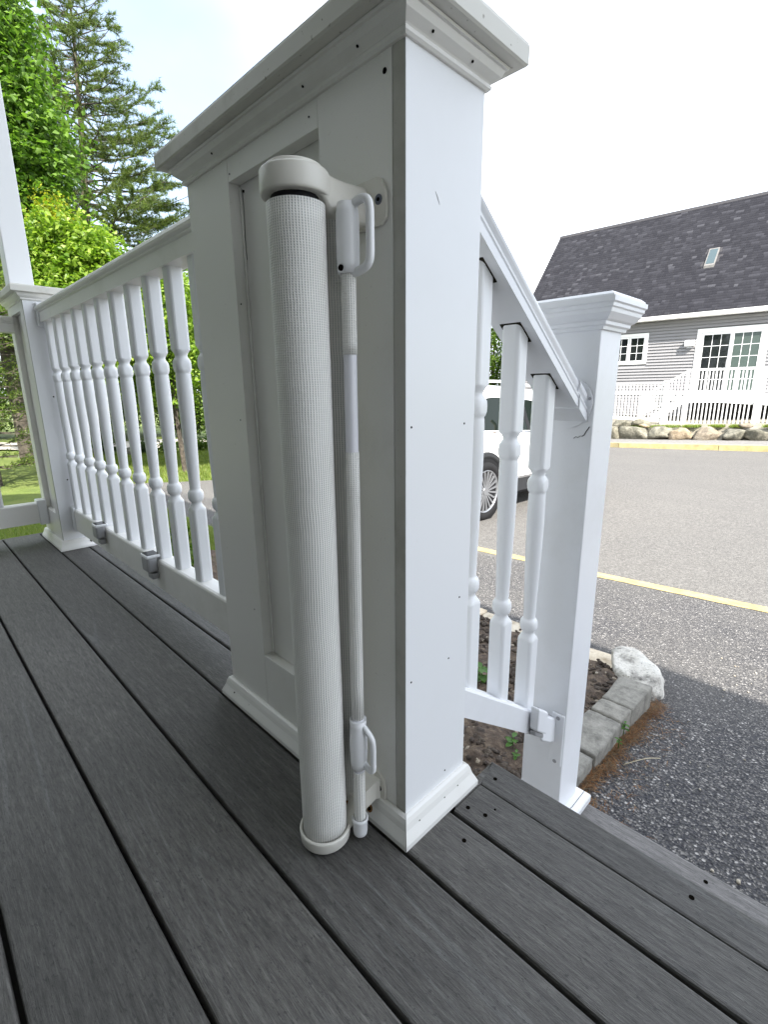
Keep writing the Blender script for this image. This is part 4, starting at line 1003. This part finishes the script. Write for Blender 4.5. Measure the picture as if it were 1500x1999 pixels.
# skylight
sky_f = quadbox([rp_(s, o_, d) for d in (-.02, .10) for s, o_ in ((.44, 1.12), (.78, 1.12), (.78, 1.74), (.44, 1.74))], 'skylight', M['walk'], house)
quadbox([rp_(s, o_, d) for d in (.102, .112) for s, o_ in ((.48, 1.17), (.74, 1.17), (.74, 1.69), (.48, 1.69))], 'pane', M['sky_glass'], sky_f)
# window and sliding door
def sash(s0, s1, z0, z1, parent, cols, rows, glass, off, fr=.055, mu=.016):
    f = None
    for nm, a in (('sash_frame', (s0, s1, z0, z0 + fr)), ('sash_frame', (s0, s1, z1 - fr, z1)), ('sash_frame', (s0, s0 + fr, z0 + fr, z1 - fr)), ('sash_frame', (s1 - fr, s1, z0 + fr, z1 - fr))):
        hb(nm, a[0], a[1], off, off + .035, a[2], a[3], M['trim'], parent)
    gs0, gs1, gz0, gz1 = s0 + fr, s1 - fr, z0 + fr, z1 - fr; cw = (gs1 - gs0) / cols; rh = (gz1 - gz0) / rows
    for i in range(cols):
        for j in range(rows): hb('pane', gs0 + i * cw + mu / 2, gs0 + (i + 1) * cw - mu / 2, off + .014, off + .020, gz0 + j * rh + mu / 2, gz0 + (j + 1) * rh - mu / 2, glass, parent)
    for i in range(1, cols): hb('muntin', gs0 + i * cw - mu / 2, gs0 + i * cw + mu / 2, off + .008, off + .026, gz0, gz1, M['trim'], parent)
    for j in range(1, rows): hb('muntin', gs0, gs1, off + .0085, off + .0255, gz0 + j * rh - mu / 2, gz0 + j * rh + mu / 2, M['trim'], parent)
win = hb('window', 2.12, 3.50, .005, .012, 1.58, 2.72, M['trim'])
for nm, a in (('window_trim', (2.11, 3.51, 2.62, 2.73)), ('window_trim', (2.11, 3.51, 1.56, 1.64)), ('window_trim', (2.11, 2.21, 1.64, 2.62)), ('window_trim', (3.41, 3.51, 1.64, 2.62))): hb(nm, a[0], a[1], -.05, .004, a[2], a[3], M['trim'], win)
sash(2.215, 2.80, 1.645, 2.615, win, 2, 3, M['glass_dark'], -.04); sash(2.82, 3.405, 1.645, 2.615, win, 2, 3, M['glass_dark'], -.04)
sd = hb('sliding_door', -1.70, .44, .005, .012, .42, 2.70, M['trim'])
for nm, a in (('door_trim', (-1.71, .45, 2.58, 2.72)), ('door_trim', (-1.71, -1.57, .42, 2.58)), ('door_trim', (.31, .45, .42, 2.58))): hb(nm, a[0], a[1], -.05, .004, a[2], a[3], M['trim'], sd)
sash(-.66, .30, .44, 2.57, sd, 3, 5, M['glass_dark'], -.028, .075); sash(-1.56, -.64, .44, 2.57, sd, 3, 5, M['glass_reflect'], -.066, .075)
hb('handle', -.60, -.575, -.085, -.066, 1.35, 1.60, M['grey_plastic'], sd)
hb('wall_light', .50, .80, -.20, -.022, 2.14, 2.34, M['trim']); hb('wall_light_base', .56, .74, -.14, -.022, 2.06, 2.138, M['grey_plastic'])

# raised deck with its stairs in front of the sliding door
dk = thing('raised_deck', 'white raised deck with picket guard rail below the sliding door of the grey house', 'deck')
DO = -1.75
hb('deck_floor', -6.0, .30, DO, -.022, .30, .40, M['trim'], dk); hb('deck_skirt', -6.0, .30, DO + .02, DO + .06, .12, .299, M['trim'], dk)
def post_h(s, o, z0, z1, par, w=.05, cap=True):
    hb('post', s - w, s + w, o - w, o + w, z0, z1, M['trim'], par)
    if cap: hb('post_cap', s - w - .025, s + w + .025, o - w - .025, o + w + .025, z1 + .001, z1 + .035, M['trim'], par)
for s in (.24, -1.95, -4.0, -5.9): post_h(s, DO + .05, -1.05, 1.24, dk, .045, False)
hb('hand_rail', -6, .26, DO + .01, DO + .09, 1.19, 1.235, M['trim'], dk); hb('lower_rail', -6, .195, DO + .03, DO + .07, .47, .52, M['trim'], dk)
pm = None
s = .12
while s > -5.8:
    hb('picket', s - .018, s + .018, DO + .032, DO + .068, .521, 1.189, M['trim'], dk); s -= .105
hb('underdeck_shade_panel', -6, .2, -.60, -.55, -1.1, .29, M['dark'], dk)  # black sheet added to give the shade below the raised deck
# stairs going down to the left
for k in range(6): hb('tread', .31 + .26 * k, .58 + .26 * k, -1.7, -.5, .22 - .19 * k, .26 - .19 * k, M['trim'], dk)
def slant(name, s0, s1, o0, o1, za, zb, h, m, par):
    return quadbox([hp(s0, o0, za), hp(s1, o0, zb), hp(s1, o1, zb), hp(s0, o1, za), hp(s0, o0, za + h), hp(s1, o0, zb + h), hp(s1, o1, zb + h), hp(s0, o1, za + h)], name, m, par)
slant('stair_rail', .29, 1.60, DO + .02, DO + .08, 1.13, .32, .06, M['trim'], dk); slant('stringer', .31, 1.75, DO + .0, DO + .05, .05, -1.0, .26, M['trim'], dk)
slant('stair_lower_rail', .29, 1.60, DO + .03, DO + .07, .44, -.38, .05, M['trim'], dk)
for k in range(12):
    s = .39 + .105 * k; t_ = (s - .29) / 1.31; hb('picket', s - .018, s + .018, DO + .032, DO + .068, .49 - .82 * t_, 1.13 - .81 * t_, M['trim'], dk)
post_h(1.62, DO + .05, -1.05, .42, dk, .045)

# picket fence along the top of the boulder wall
FO = -3.0
def fence(lab, s0, s1, top0, top1, bot0, bot1, mid, par_posts, step=.112, pw=.026):
    t = thing('picket_fence', lab, 'fence')
    for s, zt, zb in par_posts: post_h(s, FO, zb - .25, zt, t, .065)
    a, b = s0 - .07, s1 + .07
    f = lambda s, u, v: u + (v - u) * (s0 - s) / (s0 - s1)
    slant('bottom_rail', a, b, FO - .03, FO + .03, bot0, bot1, .11, M['trim'], t)
    slant('middle_rail', a, b, FO - .0305, FO + .0305, f(a, *mid), f(b, *mid), .11, M['trim'], t)
    slant('top_rail', a, b, FO - .035, FO + .035, top0 - .03, top1 - .03, .03, M['trim'], t)
    s = a - .05
    while s > b + .03:
        hb('picket', s - pw / 1.3, s + pw / 1.3, FO - .012, FO + .012, f(s, bot0, bot1) + .112, f(s, top0, top1) - .031, M['trim'], t); s -= step
    return t
fence('white picket fence section left of the stair foot post, below the house window', 2.95, .58, .80, .80, -.42, -.52, (.42, .40), [(2.95, .86, -.42), (.56, .83, -.55)])
fence('white picket fence section in front of the raised deck', .56, -1.96, .52, .34, -.58, -.74, (.24, .10), [(-1.98, .50, -.78)])
fence('white picket fence section at the right frame edge', -1.98, -4.4, .34, .20, -.76, -.90, (.10, -.04), [(-4.4, .42, -.92)])
fence('far left picket fence section hidden mostly behind the newel post', 5.3, 2.95, .80, .80, -.40, -.42, (.42, .42), [(5.3, .86, -.42)])

# bank and boulder wall
bankV = []; bankF = []
bs = np.linspace(-9, 9, 40); bo = (-4.10, -3.85, -3.5, -3.0, -2.2, -.5, .3)
for s in bs:
    for o_ in bo:
        h_ = {-4.10: -.02, -3.85: .34, -3.5: .42, -3.0: .50, -2.2: .52, -.5: .55, .3: .6}[o_]
        bankV.append(hp(s, o_, HG(s) + .1 + h_ * .9 + random.uniform(-.02, .02)))
nb_ = len(bo)
for i in range(len(bs) - 1):
    for j in range(nb_ - 1): a = i * nb_ + j; bankF.append((a, a + 1, a + nb_ + 1, a + nb_))
struct(link('bank', mesh('bank', bankV, bankF, True), stonemat('dry_bank_soil', (.12, .11, .08), (.22, .20, .16), (.36, .34, .29), 3, .5, .02)))
bw = thing('boulder_wall', 'low retaining wall of grey and tan boulders below the picket fence', 'wall')
s = 3.7; i = 0
while s > -4.2:
    wd = random.choice((.62, .74, .82, .95)); hh = random.uniform(.24, .30)
    if s < -.1: hh = random.uniform(.20, .26)
    c = hp(s - wd / 2, -4.12, HG(s) + .10 + hh * .72)
    bo_ = boulder('stone', M['boulder_tan'] if i in (5,) or random.random() < .08 else M['boulder'], c, (wd * .58, .30, hh * 1.05), 200 + i, bw, 3, .78); s -= wd * .985; i += 1
s = 3.6
while s > 1.0:
    wd = random.uniform(.46, .66); hh = .18
    boulder('stone', M['boulder'], hp(s - wd / 2, -3.85, HG(s) + .10 + .52), (wd * .58, .22, hh), 300 + i, bw, 3, .55); s -= wd; i += 1
for s_, w_ in ((.88, .28), (-1.9, .22), (-2.6, .25)): boulder('stone', M['boulder_tan'], hp(s_, -3.85, HG(s_) + .10 + .44), (w_, .2, .09), 350 + i, bw, 2); i += 1
P = []
for (sa, sb) in ((1.3, .9), (.75, -.15), (-.25, -.7), (-.95, -1.35), (-1.5, -1.8), (-2.3, -3.3), (3.2, 2.4)):
    for _ in range(700):
        s = random.uniform(sb, sa); o_ = random.uniform(-4.0, -3.55); q = hp(s, o_, HG(s) + .46 + .02); P.append(tuple(q))
stuff(blades('grass', M['grass_blade'], P, .05, .13, .010, 1., .6), 'green grass tufts growing on top of the boulder wall', 'grass')

# ------------------------------------------------------------------ parked white suv
M['carpaint'] = mat('white_car_paint', (.80, .80, .80), .22, Coat_Weight=.6)
M['cladding'] = mat('dark_grey_cladding', (.020, .021, .023), .6, spec=.3)
M['tyre'] = mat('tyre_rubber', (.010, .010, .011), .8, spec=.25)
M['rim'] = mat('machined_alloy', (.36, .37, .39), .3, .8)
M['carglass'] = mat('tinted_car_glass', (.008, .012, .010), .08, spec=.12)
M['chrome'] = mat('chrome_strip', (.75, .76, .78), .12, 1.0)
M['tan'] = mat('tan_leather', (.45, .34, .24), .5)
car = thing('parked_car', 'white parked car with dark wheel arch cladding behind the stair balusters', 'car', (-3.88, 4.62, 0))
car.rotation_euler = (math.atan2(G(7.3) - G(4.62), 2.68), 0, 0); car.location.z = G(4.62)
# car frame: x across (near side +.93), y forward from rear axle, z up from tyre contact
sec = [  # y, half width, sill z, belt z, roof z, roof half width
    (-.92, .70, .55, .95, 1.00, .62), (-.86, .84, .42, 1.02, 1.25, .62), (-.60, .91, .34, 1.05, 1.52, .62), (-.2, .925, .30, 1.07, 1.62, .64), (.5, .93, .29, 1.06, 1.66, .655), (1.2, .93, .29, 1.035, 1.655, .655),
    (1.75, .93, .29, 1.01, 1.61, .64), (2.15, .93, .29, 1.00, 1.42, .66), (2.5, .925, .30, .99, 1.16, .70), (2.8, .92, .31, .96, 1.03, .76), (3.2, .90, .33, .90, .97, .76), (3.55, .84, .38, .78, .86, .70), (3.72, .70, .45, .62, .70, .60)]
rings = []
for y, hw, zs, zb, zr, rw in sec:
    half = [(hw * .86, zs), (hw * .985, zs + .06), (hw * 1.0, zs + (zb - zs) * .40), (hw * .992, zs + (zb - zs) * .72), (hw * .965, zb), (hw * .93, zb + (zr - zb) * .10), (rw + (hw * .93 - rw) * .12, zb + (zr - zb) * .86), (rw * .93, zr - .018), (rw * .55, zr)]
    ring = [(x, y, z) for x, z in half] + [(-x, y, z) for x, z in reversed(half)]
    rings.append(ring)
body = loft('body', rings, M['carpaint'], car, smooth=True)
bm = bmesh.new(); bm.from_mesh(body.data)
# wheel arches cut by dark inner discs and cladding rings below
bm.to_mesh(body.data); bm.free()
def car_side(name, poly, x, m, par, th=.012, tilt=None):
    """panel on the near side following the body flank; poly in (y, z)"""
    def X(y, z):
        y = max(-.9, min(3.7, y)); hw = np.interp(y, [s_[0] for s_ in sec], [s_[1] for s_ in sec]); zb = np.interp(y, [s_[0] for s_ in sec], [s_[3] for s_ in sec]); zr = np.interp(y, [s_[0] for s_ in sec], [s_[4] for s_ in sec]); rw = np.interp(y, [s_[0] for s_ in sec], [s_[5] for s_ in sec])
        if z <= zb: return hw * np.interp((z - .3) / (zb - .3), [0, .2, .4, .72, 1], [.985, .99, 1, .992, .965])
        u = (z - zb) / max(.05, zr - zb); return float(np.interp(u, [0, .10, .86], [hw * .965, hw * .93, rw + (hw * .93 - rw) * .12]))
    bm = bmesh.new(); vs_ = [bm.verts.new((X(y, z) + x, y, z)) for y, z in poly]; f = bm.faces.new(vs_)
    bmesh.ops.triangulate(bm, faces=[f]); bmesh.ops.subdivide_edges(bm, edges=list(bm.edges), cuts=2, use_grid_fill=True)
    for v in bm.verts: v.co.x = X(v.co.y, v.co.z) + x
    r = bmesh.ops.extrude_face_region(bm, geom=list(bm.faces))
    for v in [g for g in r['geom'] if isinstance(g, bmesh.types.BMVert)]: v.co.x -= th
    return link(name, bmesh_to(name, bm), m, par)
car_side('side_window', [(-.02, 1.105), (1.05, 1.07), (1.02, 1.48), (.40, 1.50), (.12, 1.47), (-.06, 1.30)], .006, M['carglass'], car)
car_side('side_window', [(1.13, 1.066), (2.02, 1.04), (1.92, 1.20), (1.66, 1.44), (1.12, 1.478)], .006, M['carglass'], car)
car_side('window_pillar', [(1.045, 1.07), (1.135, 1.066), (1.125, 1.478), (1.015, 1.482)], .008, M['dark'], car)
car_side('rear_quarter_window', [(-.46, 1.12), (-.10, 1.11), (-.14, 1.30), (-.30, 1.42)], .006, M['carglass'], car)
car_side('belt_strip', [(-.46, 1.082), (2.04, 1.018), (2.04, 1.034), (-.46, 1.098)], .010, M['chrome'], car)
for y in (.42, 1.52):
    d = tube('door_handle', [(.942, y - .02, .855), (.958, y + .02, .858), (.960, y + .15, .868), (.944, y + .20, .872)], .011, M['carpaint'], car, 8)
    car_side('handle_recess', [(y - .03, .825), (y + .07, .812), (y + .16, .850), (y + .06, .852)], .003, M['grey_plastic'], car, .004)
for y in (.06, 1.085, 2.12): car_side('door_seam', [(y, .48), (y + .007, .48), (y + .007, 1.06), (y, 1.06)], .002, M['dark'], car, .004)
car_side('sill_cladding', [(.46, .27), (2.24, .27), (2.22, .44), (.44, .44)], .016, M['cladding'], car, .03)
car_side('sill_strip', [(.46, .445), (2.22, .445), (2.22, .475), (.46, .475)], .020, M['chrome'], car, .02)
def arch(y0):
    R = []
    for k in range(25):
        a = PI * (-.06 + 1.12 * k / 24); c, s = math.cos(a), math.sin(a)
        R.append([(.945, y0 + c * .405, .375 + s * .405), (.955, y0 + c * .425, .375 + s * .425), (.952, y0 + c * .468, .375 + s * .468), (.935, y0 + c * .475, .375 + s * .475), (.60, y0 + c * .475, .375 + s * .475), (.60, y0 + c * .405, .375 + s * .405)])
    loft('wheel_arch', R, M['cladding'], car)
    disc('wheel_well', (.938, y0, .375), (1, 0, 0), .410, M['dark'], car, .004, 30)
def wheel(y0, x=.90):
    t = bpy.data.objects.new('wheel', None); COL.objects.link(t); t.parent = car; t.location = (x, y0, .365)
    pr_ = [(-.11, .255), (-.115, .32), (-.10, .352), (-.06, .364), (.0, .366), (.04, .362), (.062, .345), (.068, .31), (.062, .272), (.045, .262)]
    rings = [[(a, r * math.cos(2 * PI * k / 40), r * math.sin(2 * PI * k / 40)) for a, r in pr_] for k in range(40)]
    loft('tyre', rings, M['tyre'], t, closed=False, ringclosed=True, smooth=True)
    pr2 = [(.046, .262), (.060, .266), (.062, .258), (.050, .248), (-.06, .235)]
    rings = [[(a, r * math.cos(2 * PI * k / 40), r * math.sin(2 * PI * k / 40)) for a, r in pr2] for k in range(40)]
    loft('rim', rings, M['rim'], t, closed=False, ringclosed=True, smooth=True)
    disc('brake_disc', (-.01, 0, 0), (1, 0, 0), .225, M['dark'], t, .01, 24)
    for k in range(20):
        a = 2 * PI * (k // 2) / 10 + (.10 if k % 2 else -.10); a2 = a + (.10 if k % 2 else -.10) * .6
        p0 = Vector((.050, .045 * math.cos(a), .045 * math.sin(a))); p1 = Vector((.054, .250 * math.cos(a2), .250 * math.sin(a2)))
        d = (p1 - p0).normalized(); sd = d.cross(Vector((1, 0, 0))) * .0085
        quadbox([p0 - sd, p0 + sd, p1 + sd * 1.5, p1 - sd * 1.5] + [q - Vector((.022, 0, 0)) for q in (p0 - sd, p0 + sd, p1 + sd * 1.5, p1 - sd * 1.5)], 'spoke', M['rim'], t)
    disc('hub_cap', (.054, 0, 0), (1, 0, 0), .048, M['rim'], t, .006, 20)
for y0 in (0, 2.68): arch(y0); wheel(y0)
for y0 in (0, 2.68): disc('far_wheel', (-.80, y0, .365), (1, 0, 0), .365, M['tyre'], car, .11, 30)
box('underbody', -.80, .80, .45, 2.2, .18, .34, M['dark'], car, .02)
# things seen through the glass sit just inside it: seat back edge shows as a pale curve
seat = tube('seat_edge', spline([(.945, .26, 1.105), (.930, .36, 1.15), (.915, .41, 1.22), (.905, .38, 1.29)], 5), .018, M['tan'], car, 8)
mr = boulder('mirror', M['carpaint'], (1.03, 2.0, 1.10), (.10, .09, .075), 7, car, 3)
tube('roof_rail', spline([(.60, -.35, 1.62), (.625, .1, 1.685), (.63, .9, 1.70), (.62, 1.5, 1.665)], 5), .016, M['carpaint'], car, 8)
# trees added out of view on the left to block sky light
for i, (x, y, hgt) in enumerate([(-12.5, -3.6, 7.5), (-11.5, -7.5, 8), (-9.5, -12, 8), (-15, -4.5, 9)]):
    tree('woodland_tree', ['unseen leafy tree added left of the porch to block sky light', 'second unseen tree added left of the porch to block sky light', 'unseen leafy tree added behind the porch house to block sky light', 'tall unseen tree added behind the maple to block sky light'][i], 'tree', (x, y, -.64),
         [((x, y, hgt * .45), (2.4, 2.4, hgt * .52), 420, 26, .34)], M['mid_leaf'], .20, .16, (x, y, hgt * .7), 6, 500 + i, 'trees beyond the driveway')
